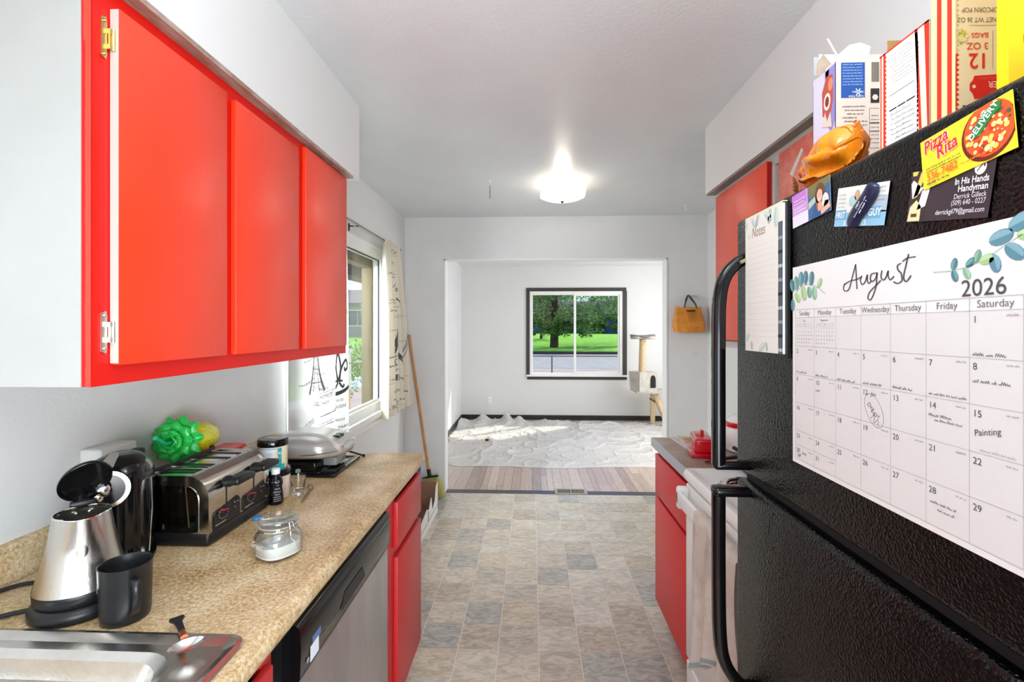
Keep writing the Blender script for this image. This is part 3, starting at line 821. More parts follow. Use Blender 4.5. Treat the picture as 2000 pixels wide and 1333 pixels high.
s.stroke(el, .0006, '7a7a7a', 3, False)
s.text('Day', colx[3] + .012, .131, .009, '6a6a6a', rot=-.5, shear=.3); s.text('NDY', colx[3] + .020, .121, .008, '6a6a6a', rot=-.4)
s.stroke([(colx[3] + .020, .113), (colx[3] + .028, .120), (colx[3] + .026, .108), (colx[3] + .034, .114), (colx[3] + .034, .104)], .0007, '6a6a6a', 4, False)
s.text('Jim', colx[3] + .020, .1445, .008, hw, shear=.2)
def leaf(u, v, a, L, Wd, c, c2):
    ca, sa = cos(a), sin(a); pts = []
    for i in range(12):
        t = 2 * pi * i / 12; x = (.5 - .5 * cos(t)) * L; y = sin(t) * Wd / 2 * (1 if i < 12 else 1)
        pts.append((u + x * ca - y * sa, v + x * sa + y * ca))
    s.poly(pts, c)
    s.h += .00004
    pts2 = [(u + (x_ - u) * .9 + .0006 * ca, v + (y_ - v) * .9) for x_, y_ in pts[:7]]
    s.poly(pts2, c2); s.h -= .00004
gs = (('6f9c8f', '8fb7a6'), ('4f7f86', '6f9fa8'), ('9ec48a', 'b7d6a2'), ('5a8a9a', '7fabb8'), ('86b39a', 'a6cdb0'))
s.stroke([(0, .290), (.018, .305), (.045, .312), (.075, .305), (.096, .292)], .0009, '9fb7a0', 6, False)
for u, v, a, L, q in ((.003, .303, 1.9, .024, 1), (.014, .304, 1.7, .026, 0), (.026, .310, 1.5, .026, 3), (.040, .312, 1.5, .024, 1), (.056, .309, 1.4, .024, 1), (.010, .300, -.9, .022, 2), (.032, .310, -1.3, .026, 2), (.050, .308, -1.4, .020, 0), (.064, .307, -1.4, .023, 4), (.075, .304, .9, .018, 2), (.001, .290, -1.6, .022, 1)):
    leaf(u, v, a, L, L * .62, *gs[q])
s.stroke([(.30, .303), (.33, .302), (.36, .308), (.385, .320), (.412, .332)], .0007, '9fb7a0', 6, False)
for u, v, a, L, q in ((.326, .302, 1.3, .014, 1), (.326, .302, -1.2, .014, 1), (.342, .304, .6, .014, 1), (.340, .303, -1.1, .014, 4), (.353, .307, 1.2, .014, 0), (.357, .307, .2, .018, 2), (.372, .313, -1.3, .020, 3), (.368, .326, .2, .026, 3), (.385, .320, -.7, .024, 3), (.388, .336, .3, .030, 3), (.396, .328, -.1, .02, 2)):
    leaf(u, v, a, L, L * .6, *gs[q])
loc(s.obj('printing', cal), cal)

# notepad
npd = thing('magnetic_notepad', 'tall narrow Notes pad with leafy border at the freezer door edge', 'notepad', (FX, .96, 1.55))
loc(M().use(mat('paper_cream', 'e9e9e2', .6)).box(FX - .010, .893, 1.412, FX - .002, 1.046, 1.692).use(mat('pad_gum', 'e9e6c5', .6)).box(FX - .0102, .893, 1.690, FX - .0018, 1.046, 1.694).obj('pad', None, npd, None), npd)
loc(M().box(FX - .006, .885, 1.405, FX - .0004, .893, 1.690).obj('backing', blackm, npd, None), npd)
s = Sheet(lambda u, v, h: (FX - .0101 - h, 1.046 - u, 1.412 + v)); s.lay()
s.text('Notes', .030, .235, .030, '9b8570', res=5, sx=.75, shear=.15)
for k in range(17): s.line((.010, .215 - .0115 * k), (.125, .215 - .0115 * k), .0004, 'c9cdc6')
for u, v, a, L, q in ((.03, .277, -.9, .03, 4), (.06, .278, -2.0, .025, 0), (.085, .275, -.6, .035, 4), (.11, .278, -1.9, .03, 0), (.13, .277, -1.6, .04, 1), (.0, .255, 1.0, .02, 4), (.0, .02, .7, .025, 4), (.03, .002, 1.6, .018, 0), (.06, .002, .5, .03, 4), (.095, .001, 1.8, .02, 0), (.015, .245, -1, .012, 1)):
    leaf(u, v, a, L, L * .45, *(('b9cfc6', 'd3e2da') if q else ('9fb7b0', 'c2d3cc')))
rn = random.Random(5)
s.rect(.137, .0, .153, .245, '5d6f7c').lay()
for k in range(9): s.rect(.137, .004 + k * .026, .153, .010 + k * .026, ('d8dfe3', '2f3a42', 'aebac2')[k % 3])
for k in range(2): s.rect(.140 + .008 * k, 0, .142 + .008 * k, .245, '3b4750')
loc(s.obj('printing', npd), npd)

def card(name, label, y0, z0, w, h, rot, base, x0=FX, cat='card', thick=.0006):
    t = thing(name, label, cat, (x0, y0, z0))
    f = fmap(y0, z0, x0, rot)
    mm = M().use(base).prism([(0, 0), (w, 0), (w, h), (0, h)], (.0003, thick), f)
    loc(mm.obj('sheet', None, t, None), t)
    sh = Sheet(lambda u, v, hh: f(u, v, hh + thick)); sh.lay()
    return t, sh
# photo card
t, s = card('photo_card', 'glossy purple card with photo of a smiling woman holding a white dog', .876, 1.638, .109, .058, .06, mat('card_white', 'e9e6ee', .3))
s.rect(0, 0, .048, .058, 'c79fd6').rect(.048, 0, .109, .058, '3f6a97').lay()
s.rect(0, 0, .048, .020, 'e3dff0').rect(0, .038, .044, .058, 'bf7ccb').poly([(.048, .058), (.109, .058), (.109, .048), (.085, .040), (.052, .036)], '7a7348').lay()
s.poly([(.050, .030), (.070, .036), (.070, .026), (.050, .018)], 'b7c3b0').poly([(.058, .0), (.106, 0), (.106, .024), (.100, .034), (.080, .036), (.066, .020)], '2f5a8c').lay()
s.circ(.083, .036, .0135, '6d4630', ry=.0175).poly([(.071, .036), (.073, .012), (.079, .014), (.079, .034)], 'a86f42').poly([(.091, .036), (.095, .022), (.090, .018), (.088, .034)], '8b5635').lay()
s.circ(.082, .033, .0078, 'e8b49c', ry=.0105).poly([(.077, .022), (.087, .022), (.090, .010), (.076, .008)], 'e3a88e').lay()
s.stroke([(.0785, .0285), (.082, .0268), (.0855, .029)], .0012, 'fbf3ef', 4, False).circ(.0792, .0348, .0007, '3a241c', 8).circ(.085, .0350, .0007, '3a241c', 8)
s.circ(.097, .020, .0085, 'f1ede6', ry=.0125).circ(.100, .012, .008, 'efe6da').lay().circ(.0945, .0235, .0009, '2a2422', 8).circ(.099, .0235, .0009, '2a2422', 8).circ(.0965, .0195, .0013, '2a2422', 8)
s.poly([(.083, .008), (.108, .014), (.109, .006), (.086, .0)], 'e6b09a')
for k in range(7): s.words(.007, .044 - .0055 * k - (.003 if k > 1 else 0), .036 - .004 * (k % 3), .0022, 'f7f2fb', rr2)
loc(s.obj('printing', t), t)
# pale blue card
t, s = card('business_card', 'pale blue service card held by the dark oblong magnet', .760, 1.617, .107, .057, -.19, mat('card_pale', 'dde0db', .35))
s.rect(0, 0, .107, .020, '8dbfdc').rect(.078, .018, .107, .040, 'a9bccb').lay()
s.rect(.0, .010, .026, .024, '6fa6c8').rect(.071, .010, .098, .026, '6fa6c8').circ(.046, .044, .006, 'c9a184', 14, .0075).circ(.037, .036, .008, 'a9c8c3', 14).lay()
s.text('FIRST', .002, .0125, .0125, 'f3f6f8', bold=.03, sx=.72).text('GUY', .073, .0135, .0145, 'f3f6f8', bold=.03, sx=.85).text('5', .022, .001, .011, 'f3f6f8', bold=.03).text('773', .055, .001, .011, 'f3f6f8', bold=.03)
for k in range(4): s.words(.004, .046 - .006 * k, .017, .0016, 'a7aba9', rr2); s.words(.088, .050 - .0055 * k, .014, .0018, '9a9d9c', rr2)
loc(s.obj('printing', t), t)
mg = thing('fridge_magnet', 'dark navy oblong curved magnet over the pale blue card', 'magnet', (FX - .002, .686, 1.632))
cl = bez([(-.028, -.026), (-.022, -.012), (-.004, .002), (.010, .014), (.018, .026)], 6); rings = []
for i, p in enumerate(cl):
    q = i / (len(cl) - 1); r_ = .0125 * (max(0, 1 - (2 * q - 1) ** 6)) ** .5 + .0008
    tt = cl[min(i + 1, len(cl) - 1)] - cl[max(i - 1, 0)]; tt.normalize(); nn = Vector((-tt.y, tt.x))
    rings.append([Vector((-.0005 - max(0, sin(a)) * r_ * .55, -(p.x + nn.x * cos(a) * r_), p.y + nn.y * cos(a) * r_)) for a in [2 * pi * k / 14 for k in range(14)]])
M().loft(rings).obj('shell', mat('navy_plastic', '1b2340', .22), mg, 60)
s = Sheet(lambda u, v, h: (-.0076 - h, -u, v)); s.lay()
s.words(-.017, -.013, .026, .0028, 'ccd4e6', rr2)
ss = Sheet(lambda u, v, h: (-.0079 - h, -(u * .707 - v * .707), u * .707 + v * .707)); ss.lay()
ss.text('HELP', -.009, .004, .0048, 'dfe5f2', bold=.03); ss.words(-.020, -.0015, .034, .0026, 'b9c3dc', rr2); ss.words(-.010, -.0065, .020, .003, 'dfe5f2', rr2)
ss.obj('lettering', mg)
# handyman card
t, s = card('business_card', 'dark purple handyman business card with carpenter tools beside white lettering', .617, 1.592, .108, .060, -.17, mat('card_plum', '3a3138', .35))
s.poly([(0, 0), (.026, 0), (.030, .028), (.034, .060), (0, .060)], '3a2c30').lay()
s.poly([(.001, .001), (.020, .001), (.020, .018), (.012, .026), (.003, .018)], 'e7d6a6').poly([(.006, .028), (.012, .030), (.022, .058), (.014, .058)], 'e3c65e').poly([(.014, .014), (.026, .018), (.034, .058), (.024, .058)], 'f2f1ee').poly([(.001, .046), (.005, .028), (.030, .042), (.034, .050), (.030, .053), (.018, .040), (.004, .050)], 'f4f3f1').poly([(.001, .060), (.010, .060), (.008, .055), (.002, .055)], 'e3c65e').lay()
s.rect(.006, .006, .015, .010, '5b3a24').stroke([(.016, .035), (.024, .040)], .0012, '33291f', 4)
s.circ(.092, .0525, .0068, 'f6f6f6', 24, .0078).lay().stroke([(.0885, .0485), (.0948, .0560)], .0011, '33282e', 4, False).stroke([(.0915, .0578), (.0955, .0565), (.0965, .0525)], .0016, '33282e', 4, False)
s.text('In His Hands', .1035, .0375, .0098, 'f4f2f4', 'r', bold=.03, sx=.8).text('Handyman', .1035, .0295, .0098, 'f4f2f4', 'r', bold=.03, sx=.85).text('Derrick Gilleck', .1035, .0222, .0078, 'e3dfe3', 'r', sx=.8)
s.text('(509) 640 - 0227', .1035, .0155, .0078, 'e3dfe3', 'r', sx=.78).text('derrickgil79@gmail.com', .1035, .0065, .0078, 'ecebec', 'r', sx=.8)
loc(s.obj('printing', t), t)
# pizza coupon
t, s = card('pizza_coupon', 'yellow pizza delivery coupon magnet tilted at the top of the freezer', .592 - .004, 1.624, .110, .0585, .09, mat('coupon_yellow', 'f6e436', .3), FX - .001, 'coupon', .0014)
s.poly([(.083 + .030 * cos(t_ / 28 * 2 * pi) if .083 + .030 * cos(t_ / 28 * 2 * pi) < .1098 else .1098, min(.0583, max(.0002, .0305 + .030 * sin(t_ / 28 * 2 * pi)))) for t_ in range(28)], '6e1c10').lay()
s.poly([(min(.1097, .084 + .0278 * cos(t_ / 28 * 2 * pi)), min(.0582, max(.0004, .0325 + .0278 * sin(t_ / 28 * 2 * pi)))) for t_ in range(28)], 'd9541f').lay()
rz_ = random.Random(4)
for k in range(95):
    a, r_ = rz_.uniform(0, 2 * pi), .0245 * sqrt(rz_.random()); u, v = .0835 + r_ * cos(a), .0325 + r_ * sin(a)
    if u < .107 and .003 < v < .056: s.h += .000004; s.circ(u, v, rz_.uniform(.0012, .0032), rz_.choice(('f2d777', 'f6e39a', 'efc95a', 'f5e7ae', 'c9301a', 'e0452a', '4a5a22', 'f3d98a')), 8)
s.lay().lay()
s.poly([(.066, .030), (.072, .029), (.076, .031), (.090, .043), (.098, .047), (.100, .054), (.093, .0555), (.088, .053), (.080, .0515), (.074, .044), (.067, .040)], '1f7a3c').lay()
s.text('DELIVERY', .0655, .0275, .0098, 'ffffff', rot=.66, bold=.04, sx=.95).text('WE', .078, .0445, .006, 'e9f3ea', rot=.66)
for dx, c_ in ((-.0006, 'fff3f3'), (0, 'cf2340')):
    s.lay(); s.text('Pizza', .006 + dx, .0395 + dx, .021 if c_ != 'fff3f3' else .0215, c_, rot=.16, bold=.06 if c_ == 'fff3f3' else .03, shear=.2, sx=.8)
    s.text('Rita', .022 + dx, .0275 + dx, .021, c_, rot=.16, bold=.06 if c_ == 'fff3f3' else .03, shear=.2, sx=.85)
s.words(.007, .021, .045, .002, '55523a', rr2); s.words(.007, .0175, .045, .002, '55523a', rr2)
s.text('536-7482', .007, .0075, .0125, 'e8742a', bold=.04, sx=.85); s.words(.052, .0085, .036, .0022, 'd9842a', rr2); s.words(.007, .003, .030, .0024, '4c4a34', rr2)
loc(s.obj('printing', t), t)
# ------------------------------------------------------------------ ceiling lamp and hooks
lp = thing('ceiling_lamp', 'frosted square dish ceiling lamp with dark finial, lit', 'lamp', (.205, 3.24, ZC))
lampg = bpy.data.materials.new('frosted_lamp_glass'); lampg.use_nodes = True
_n = lampg.node_tree.nodes; _l = lampg.node_tree.links; _p = _n['Principled BSDF']
_p.inputs['Base Color'].default_value = (.92, .86, .76, 1); _p.inputs['Roughness'].default_value = .35
_p.inputs['Emission Color'].default_value = (1, .86, .68, 1); _p.inputs['Emission Strength'].default_value = .02
_tl = _n.new('ShaderNodeBsdfTranslucent'); _tl.inputs[0].default_value = (.95, .9, .8, 1); _mx = _n.new('ShaderNodeMixShader'); _mx.inputs[0].default_value = .3
_l.new(_p.outputs[0], _mx.inputs[1]); _l.new(_tl.outputs[0], _mx.inputs[2]); _l.new(_mx.outputs[0], _n['Material Output'].inputs[0])
M().lathe([(.055, 0), (.055, -.012), (.05, -.02), (.02, -.024)], seg=28).obj('canopy', mat('lamp_white', 'eeece6', .4), lp, 40)
M().cyl((0, 0, -.02), (0, 0, -.128), .005, seg=10).cyl((-.045, 0, -.035), (.045, 0, -.035), .011, seg=12).obj('stem', chrome, lp)
def dish(a, b):
    u, v = a * 2 - 1, b * 2 - 1
    r2 = (u * u + v * v) / 2
    return (u * .15, v * .15, -.118 + .062 * r2 ** 1.3 + .006 * (abs(u * v)) ** 2)
M().grid(20, 20, dish).obj('glass_shade', lampg, lp, 180)
M().lathe([(.003, -.116), (.011, -.121), (.012, -.126), (.005, -.134), (.002, -.138)], seg=14).obj('finial', mat('bronze', '4a3a2c', .35, .8), lp)
for sx in (-1, 1):
    o = M().sphere((sx * .06, 0, -.05), .018, 12, 8).obj('bulb', mat('bulb_glow', 'fff0d8', .5, emit=2.5), lp)
light('lamp_light', 'POINT', (.205, 3.24, ZC - .055), 3.2, (1, .92, .8), size=.04)
hk = thing('ceiling_hook', 'small white ceiling hook with a short dark chain hanging from it', 'hook', (-.279, 3.162, ZC))
M().lathe([(.010, 0), (.010, -.003), (.003, -.006)], seg=14).tube([(0, 0, -.005), (0, 0, -.02), (.007, 0, -.028), (.003, 0, -.036), (-.005, 0, -.034)], .0018, 6).obj('hook', whitep, hk)
ch = M()
for k in range(7):
    a = [(0, 0, -.034 - .013 * k + .009 * cos(t / 8 * 2 * pi)) for t in range(8)]
    ch.tube([(.004 * sin(t / 8 * 2 * pi) * (1 if k % 2 else 0), .004 * sin(t / 8 * 2 * pi) * (0 if k % 2 else 1), -.036 - .013 * k + .009 * cos(t / 8 * 2 * pi)) for t in range(8)], .0012, 5, True)
ch.obj('chain', mat('dark_chain', '4a4744', .4, .8), hk, kind='stuff')
hk2 = thing('ceiling_hook', 'bare white ceiling hook near the upper right corner of the far wall', 'hook', (1.234, 3.893, ZC))
M().lathe([(.012, 0), (.012, -.003), (.003, -.006)], seg=14).tube([(0, 0, -.005), (0, 0, -.02), (.007, 0, -.028), (.003, 0, -.036), (-.005, 0, -.034)], .0022, 6).obj('hook', whitep, hk2)

# ------------------------------------------------------------------ curtains
curt_cream = sheer('cream_print_cloth', 'ddd5c4', .0, .8, trl=.25)
curt_sheer = sheer('white_sheer_cloth', 'd6d6d4', .14, .8, trl=.3)
inkm = mat('curtain_ink', '4b4a4c', .8); inkl = mat('curtain_ink_light', '8e8b8a', .8)
def curtain(name, label, yA0, yA1, yB0, yB1, zt, zb, xw, folds, clothm, amp, phase, prints, skirt=None):
    """top from yA0..yA1, bottom from yB0..yB1"""
    t = thing(name, label, 'curtain', (xw, (yA0 + yA1) / 2, zt), group=None)
    L = Vector(t.location)
    def f(a, b, h=0.0):      # a along width, b downwards
        y = (yA0 + (yA1 - yA0) * a) * (1 - b) + (yB0 + (yB1 - yB0) * a) * b
        am = amp * (.45 + .55 * min(1, b * 2.5)) * (1 + .35 * sin(a * 7 + phase))
        x = xw + am * sin(a * folds * 2 * pi + phase + .8 * sin(b * 2 + a * 5)) + h
        z = zt - (zt - zb) * b + .008 * sin(a * folds * 2 * pi + 1)
        return Vector((x, y, z)) - L
    M().grid(folds * 16, 24, lambda a, b: f(a, b)).obj('cloth', clothm, t, 180)
    hd = M().grid(folds * 12, 2, lambda a, b: f(a, b * .035 - .01, .002))
    hd.obj('heading', clothm, t, 180)
    s_ = Sheet(lambda u, v, h: f(u, 1 - v, .0016 + h * 4)); s_.lay()
    prints(s_); s_.obj('printed_pattern', t)
    return t
pr = random.Random(21)
def eiffel(s, u, v, w, h, c):
    for sg in (-1, 1):
        s.stroke([(u + sg * w * .5, v), (u + sg * w * .26, v + h * .28), (u + sg * w * .1, v + h * .6), (u, v + h)], w * .07, c, 6, False)
        s.stroke([(u + sg * w * .28, v), (u + sg * w * .13, v + h * .28), (u + sg * w * .04, v + h * .6)], w * .04, c, 5, False)
    for q in (.12, .28, .45, .6, .72, .83): s.line((u - w * .5 * (1 - q) ** 1.5, v + h * q), (u + w * .5 * (1 - q) ** 1.5, v + h * q), h * .012, c)
    for q in range(9):
        y = v + h * (.02 + q * .09); ww = w * .4 * (1 - (y - v) / h) ** 1.5; s.line((u - ww, y), (u + ww, y + h * .07), h * .005, c); s.line((u + ww, y), (u - ww, y + h * .07), h * .005, c)
def fleur(s, u, v, w, h, c):
    k = w * .085
    s.stroke([(u, v), (u - w * .14, v + h * .5), (u, v + h), (u + w * .14, v + h * .5), (u, v)], k, c, 6, False)
    for sg in (-1, 1):
        s.stroke([(u + sg * w * .06, v), (u + sg * w * .15, v + h * .42), (u + sg * w * .42, v + h * .72), (u + sg * w * .52, v + h * .45), (u + sg * w * .36, v + h * .36), (u + sg * w * .34, v + h * .48)], k, c, 6, False)
        s.stroke([(u + sg * w * .03, v - h * .02), (u + sg * w * .2, v - h * .2), (u + sg * w * .3, v - h * .12)], k, c, 5, False)
    s.rect(u - w * .22, v - h * .02, u + w * .22, v + h * .05, c)
def pr_right(s):
    for i in range(26):
        s.words(pr.uniform(.02, .5), pr.uniform(.02, .96), pr.uniform(.2, .45), pr.uniform(.004, .008), inkl if i % 2 else inkm, pr)
    def big(t_, u, v, z, sh=0, c=inkm, sx=4.2, rot=0): s.text(t_, u, v, z, c, sx=sx, shear=sh, bold=.02, rot=rot)
    big('RIS', .05, .86, .022); big('PARIS', .30, .80, .018, 0, inkm, 5); big('R', .42, .73, .06, .5); s.stroke([(.36, .74), (.45, .77), (.62, .74), (.50, .72), (.40, .735)], .006, inkm, 5, False)
    s.stroke([(.56, .70), (.66, .66), (.74, .60), (.70, .625)], .010, inkm, 6, False)
    big('LES', .45, .49, .022); eiffel(s, .45, .30, .48, .2, inkm); eiffel(s, .86, .32, .2, .16, inkl)
    big('PARIS MODE', .10, .285, .013, 0, inkm, 4.5); big('IBIS', .35, .195, .05, .1, inkm, 3.2); s.stroke([(.62, .20), (.72, .16), (.66, .12), (.82, .10)], .006, inkm, 6, False)
    big('BELLE', .2, .09, .012); big('Collective', .05, .025, .022, .3, inkl, 5, .1); big('LES', .6, .06, .016); s.stroke([(.3, .38), (.35, .3), (.3, .27), (.42, .25)], .004, inkl, 6, False)
    s.stroke([(.05, .45), (.1, .5), (.03, .52), (.12, .55)], .004, inkl, 6, False)
def pr_left(s):
    for i in range(40):
        s.words(pr.uniform(.02, .8), pr.uniform(.02, .56), pr.uniform(.1, .2), pr.uniform(.004, .007), inkl, pr)
    def big(t_, u, v, z, sh=0, c=inkm, sx=2.1, rot=0): s.text(t_, u, v, z, c, sx=sx, shear=sh, bold=.02, rot=rot)
    eiffel(s, .42, .235, .30, .33, inkl); fleur(s, .865, .255, .16, .13, inkm)
    big('PARIS', .50, .235, .020, 0, inkl); big('VINTAGE', .50, .20, .022, 0, inkl, 1.6); big('LOUVRE', .34, .175, .026, 0, inkl, 1.5); big('MADE', .54, .175, .018, 0, inkl, 1.5)
    s.stroke([(.78, .195), (.83, .20), (.88, .205), (.97, .22)], .018, inkm, 6, False); big('EAU DE', .83, .165, .016, 0, inkm, 1.3); big('COLOGNE', .80, .135, .020, 0, inkm, 1.3)
    big('GRANDE RUE', .80, .075, .016, 0, inkm, 1.1); big('PARIS', .85, .04, .018); big('ITALIE', .84, .52, .035, .5, inkm, 1.5, .3); big('JULES', .03, .50, .03, 0, inkm, 1.8); big('LA MODE', .22, .12, .018, 0, inkl, 1.5)
    big('MON', .66, .12, .03, .3, inkl, 1.6); s.stroke([(.60, .40), (.66, .45), (.60, .48), (.68, .50), (.62, .42)], .004, inkl, 6, False)
curtain('window_curtain', 'cream curtain printed with Paris script to the right of the kitchen window', 3.36, 3.77, 3.345, 4.08, 2.085, .80, -1.055, 5, curt_cream, .034, .5, pr_right)
curtain('window_curtain', 'sheer white curtain printed with tower and fleur-de-lis below the red cabinet', 2.03, 2.66, 2.03, 2.70, 2.075, .86, -1.06, 3, curt_sheer, .015, 2.2, pr_left)
rod = thing('curtain_rod', 'thin dark double curtain rod above the kitchen window', 'curtain rod', (-1.06, 2.9, 2.09))
M().cyl((0, -.95, 0), (0, .89, 0), .006, seg=10).cyl((.0, .89, 0), (0, .905, 0), .009, seg=10).obj('rod', mat('rod_grey', '8d8b88', .3, .8), rod)
M().cyl((-.028, -.93, .0), (-.028, .80, .0), .005, seg=10).obj('inner_rod', mat('rod_light', 'cfcdc9', .3, .6), rod)
for y in (-.55, .0, .86): M().box(-.068, y - .006, -.004, .0, y + .006, .002).box(-.07, y - .01, -.03, -.066, y + .01, .02).obj('bracket', MATS['dark_chain'], rod, None)

# ------------------------------------------------------------------ broom, box, vent, outlets
br = thing('broom', 'broom with wooden handle and yellow bristles leaning in the far left corner', 'broom', (-.80, 4.04, 0))
def bl(x, y, z): return (x + .80, y - 4.04, z)
M().tube([bl(-1.085, 4.165, 1.40), bl(-.885, 4.07, .22)], .0125, 10).obj('handle', mat('broom_wood', 'b98552', .45, var=(10, 'a3713f', .4, .7)), br)
M().cyl(bl(-.889, 4.072, .245), bl(-.877, 4.066, .190), .018, seg=12).tube([bl(-.95, 4.075, .160), bl(-.88, 4.06, .178), bl(-.80, 4.045, .198)], [.008, .014, .008], 8).obj('socket', blackm, br)
bs = M(); rb = random.Random(2)
for k in range(420):
    q = rb.random(); x = -.95 + .14 * q; z = .160 + .034 * q; y = 4.06 + rb.uniform(-.018, .018); e = rb.uniform(-.01, .03)
    x2 = -.925 + .160 * q + e; y2 = y + rb.uniform(-.03, .02); z2 = .020 + rb.uniform(0, .03)
    bs.tube([bl(x, y, z), bl((x + x2) / 2 + .01, y, (z + z2) / 2), bl(x2, y2, max(.006, z2 - .02))], .0011, 3)
bs.obj('bristles', mat('bristle_yellow', 'e0d680', .6, var=(30, 'b9ad4e', .4, .7)), br, 180, kind='stuff')
bx = thing('cardboard_box', 'torn white printed cardboard box with brown inside on the floor at the counter end', 'box', (-.90, 3.45, 0))
brown = mat('cardboard_brown', '7d5b47', .8, var=(20, '8a6650', .4, .7)); bw = mat('box_white_print', 'dfdedb', .6, var=(14, 'b7b4b3', .55, .72, (1, 2, 6)))
lb = lambda u, v, w: (u + .90, v - 3.45, w)
M().box(-.16, -.27, .002, .145, .32, .006).obj('base', brown, bx, None)
M().box(-.16, .312, .002, .145, .318, .238).box(-.164, -.27, .002, -.158, .318, .20).obj('inner_wall', brown, bx, None)
zig = [(-.27, .0), (.32, .0), (.32, .235), (.27, .215), (.22, .12), (.13, .07), (.09, .19), (.02, .13), (-.03, .135), (-.05, .155), (-.27, .11)]
o = M().prism(zig, (.145, .150), lambda u, v, w: (w, u, v)).obj('side_wall', bw, bx, None)
M().box(.1500, -.27, .055, .1512, .32, .058).box(.1500, -.03, .06, .1512, -.015, .13).obj('print', mat('box_ink', '4a474c', .7), o, None)
M().box(-.16, -.275, .002, .145, -.27, .11).obj('front_wall', bw, bx, None)
bt = thing('blue_bottle', 'blue bottle top standing behind the cardboard box in the corner', 'bottle', (-.945, 3.95, 0))
M().lathe([(.032, 0), (.034, .01), (.034, .20), (.028, .235), (.015, .25), (.013, .27)], seg=18).obj('body', mat('blue_plastic', '2f6f95', .25), bt)
M().lathe([(.018, .268), (.018, .30), (.014, .304)], seg=18).obj('cap', mat('dark_blue_cap', '23506f', .3), bt)
vt = thing('floor_register', 'beige metal floor vent grille on the dark threshold strip', 'vent', (.345, 4.262, .002))
fm_ = M().box(-.142, -.065, 0, .142, -.05, .006).box(-.142, .05, 0, .142, .065, .006).box(-.142, -.05, 0, -.122, .05, .006).box(.122, -.05, 0, .142, .05, .006).box(-.006, -.05, 0, .006, .05, .006)
fm_.obj('frame', mat('vent_beige', 'aaa191', .4, .3), vt, None)
M().box(-.122, -.05, -.0005, .122, .05, .0008).obj('duct_shadow_plate', mat('duct_dark', '100f10', .7), vt, None)
sl = M()
for k in range(9):
    for sg in (-1, 1):
        xx = sg * (.018 + .0125 * k); M().box(xx - .0022, -.05, .001, xx + .0022, .05, .0055).obj('slat', MATS['vent_beige'], vt, None)
def outlet(name, label, locv, rot):
    t = thing(name, label, 'outlet', locv, rz=rot)
    M().rbox(-.035, -.006, -.057, .035, 0, .057, .003, 2).obj('plate', mat('outlet_white', 'e9e8e4', .35), t, 40)
    for z in (-.02, .02):
        f_ = M().rbox(-.016, -.009, z - .014, .016, -.005, z + .014, .003, 2).obj('socket', MATS['outlet_white'], t, 40)
        M().box(-.008, -.0095, z - .002, -.006, -.0088, z + .007).box(.005, -.0095, z - .002, .007, -.0088, z + .006).box(-.002, -.0095, z - .009, .002, -.0088, z - .005).obj('slots', mat('slot_dark', '3a3836', .6), f_, None)
    return t
outlet('wall_outlet', 'white wall outlet low on the far room wall left of the window', (-.68, YF, .30), 0)
lp_ = thing('wall_patch', 'two small screw holes beside a painted blank plate right of the opening', 'wall plate', (1.425, YB, 1.235))
M().rbox(-.035, -.003, -.02, .0, 0, .02, .002, 2).cyl((.03, -.002, .012), (.03, 0, .012), .003, seg=8).cyl((.03, -.002, -.014), (.03, 0, -.014), .003, seg=8).obj('plate', wallm, lp_, 40)
ad = thing('outlet_adapter', 'white six-way plug adapter on the wall behind the kettle', 'adapter', (XL, 1.2, 1.125))
M().rbox(-.0, -.055, -.055, .058, .055, .03, .006, 3).obj('housing', mat('adapter_white', 'dddcd8', .4), ad, 40)
mm = M()
for yy in (-.035, .0, .035):
    mm.box(.0575, yy - .007, -.006, .0588, yy - .005, .004).box(.0575, yy + .005, -.006, .0588, yy + .007, .004).cyl((.0575, yy, -.014), (.0588, yy, -.014), .0026, seg=8)
mm.obj('slots', MATS['slot_dark'], ad, None)
M().rbox(.058, .02, -.02, .085, .05, .012, .004, 2).tube([(.083, .035, -.005), (.10, .04, -.02), (.09, .06, -.09), (.06, .05, -.14)], .004, 6).obj('plug', blackm, ad)

# hanging bag
bg_ = thing('tote_bag', 'mustard tote bag hanging by dark handles from the wall right of the opening', 'bag', (1.345, YB, 1.53))
bagm = mat('mustard_cloth', 'd58a2c', .6, var=(13, 'b96f1c', .4, .7), bump=(30, 1.0))
def bagf(a, b):
    th = a * 2 * pi
    zz = -.105 + .21 * b
    wtop = .105 + .022 * (1 - b) + .008 * sin(th * 2 + 1); d = .052 * (1 - b ** 2 * .7) + .004
    x = (wtop + .01 * sin(b * 5)) * (abs(cos(th)) ** .6) * (1 if cos(th) > 0 else -1); y = d * (abs(sin(th)) ** .7) * (1 if sin(th) > 0 else -1)
    return (x - .006 + .02 * (.5 - b) * (1 if cos(th) < -.3 else 0), -.06 + y + .003 * sin(a * 40), zz + .012 * abs(cos(th)) ** 3 * b)
M().grid(48, 16, bagf).obj('body', bagm, bg_, 180)
M().grid(48, 4, lambda a, b: tuple(Vector((-.006, -.06, -.105)).lerp(Vector(bagf(a, 0)), b)) ).obj('base', bagm, bg_, 180)
M().box(-.032, -.112, .070, .032, -.0785, .081).obj('cutout_slot', mat('slot_brown', '2b160c', .8), bg_, None)
for dy, w_ in ((-.075, 0), (-.045, .008)):
    M().tube(bez([(-.048 + w_, dy, .092), (-.040 + w_, dy, .135), (-.018, dy + .015, .185), (0, -.03, .212), (.018, dy + .015, .185), (.045 + w_, dy, .135), (.062 + w_, dy, .088)], 6), .0055, 8).obj('handle', mat('dark_strap', '4d443d', .7), bg_)
M().cyl((0, 0, .205), (0, -.035, .208), .004, seg=8).obj('hook', chrome, bg_)
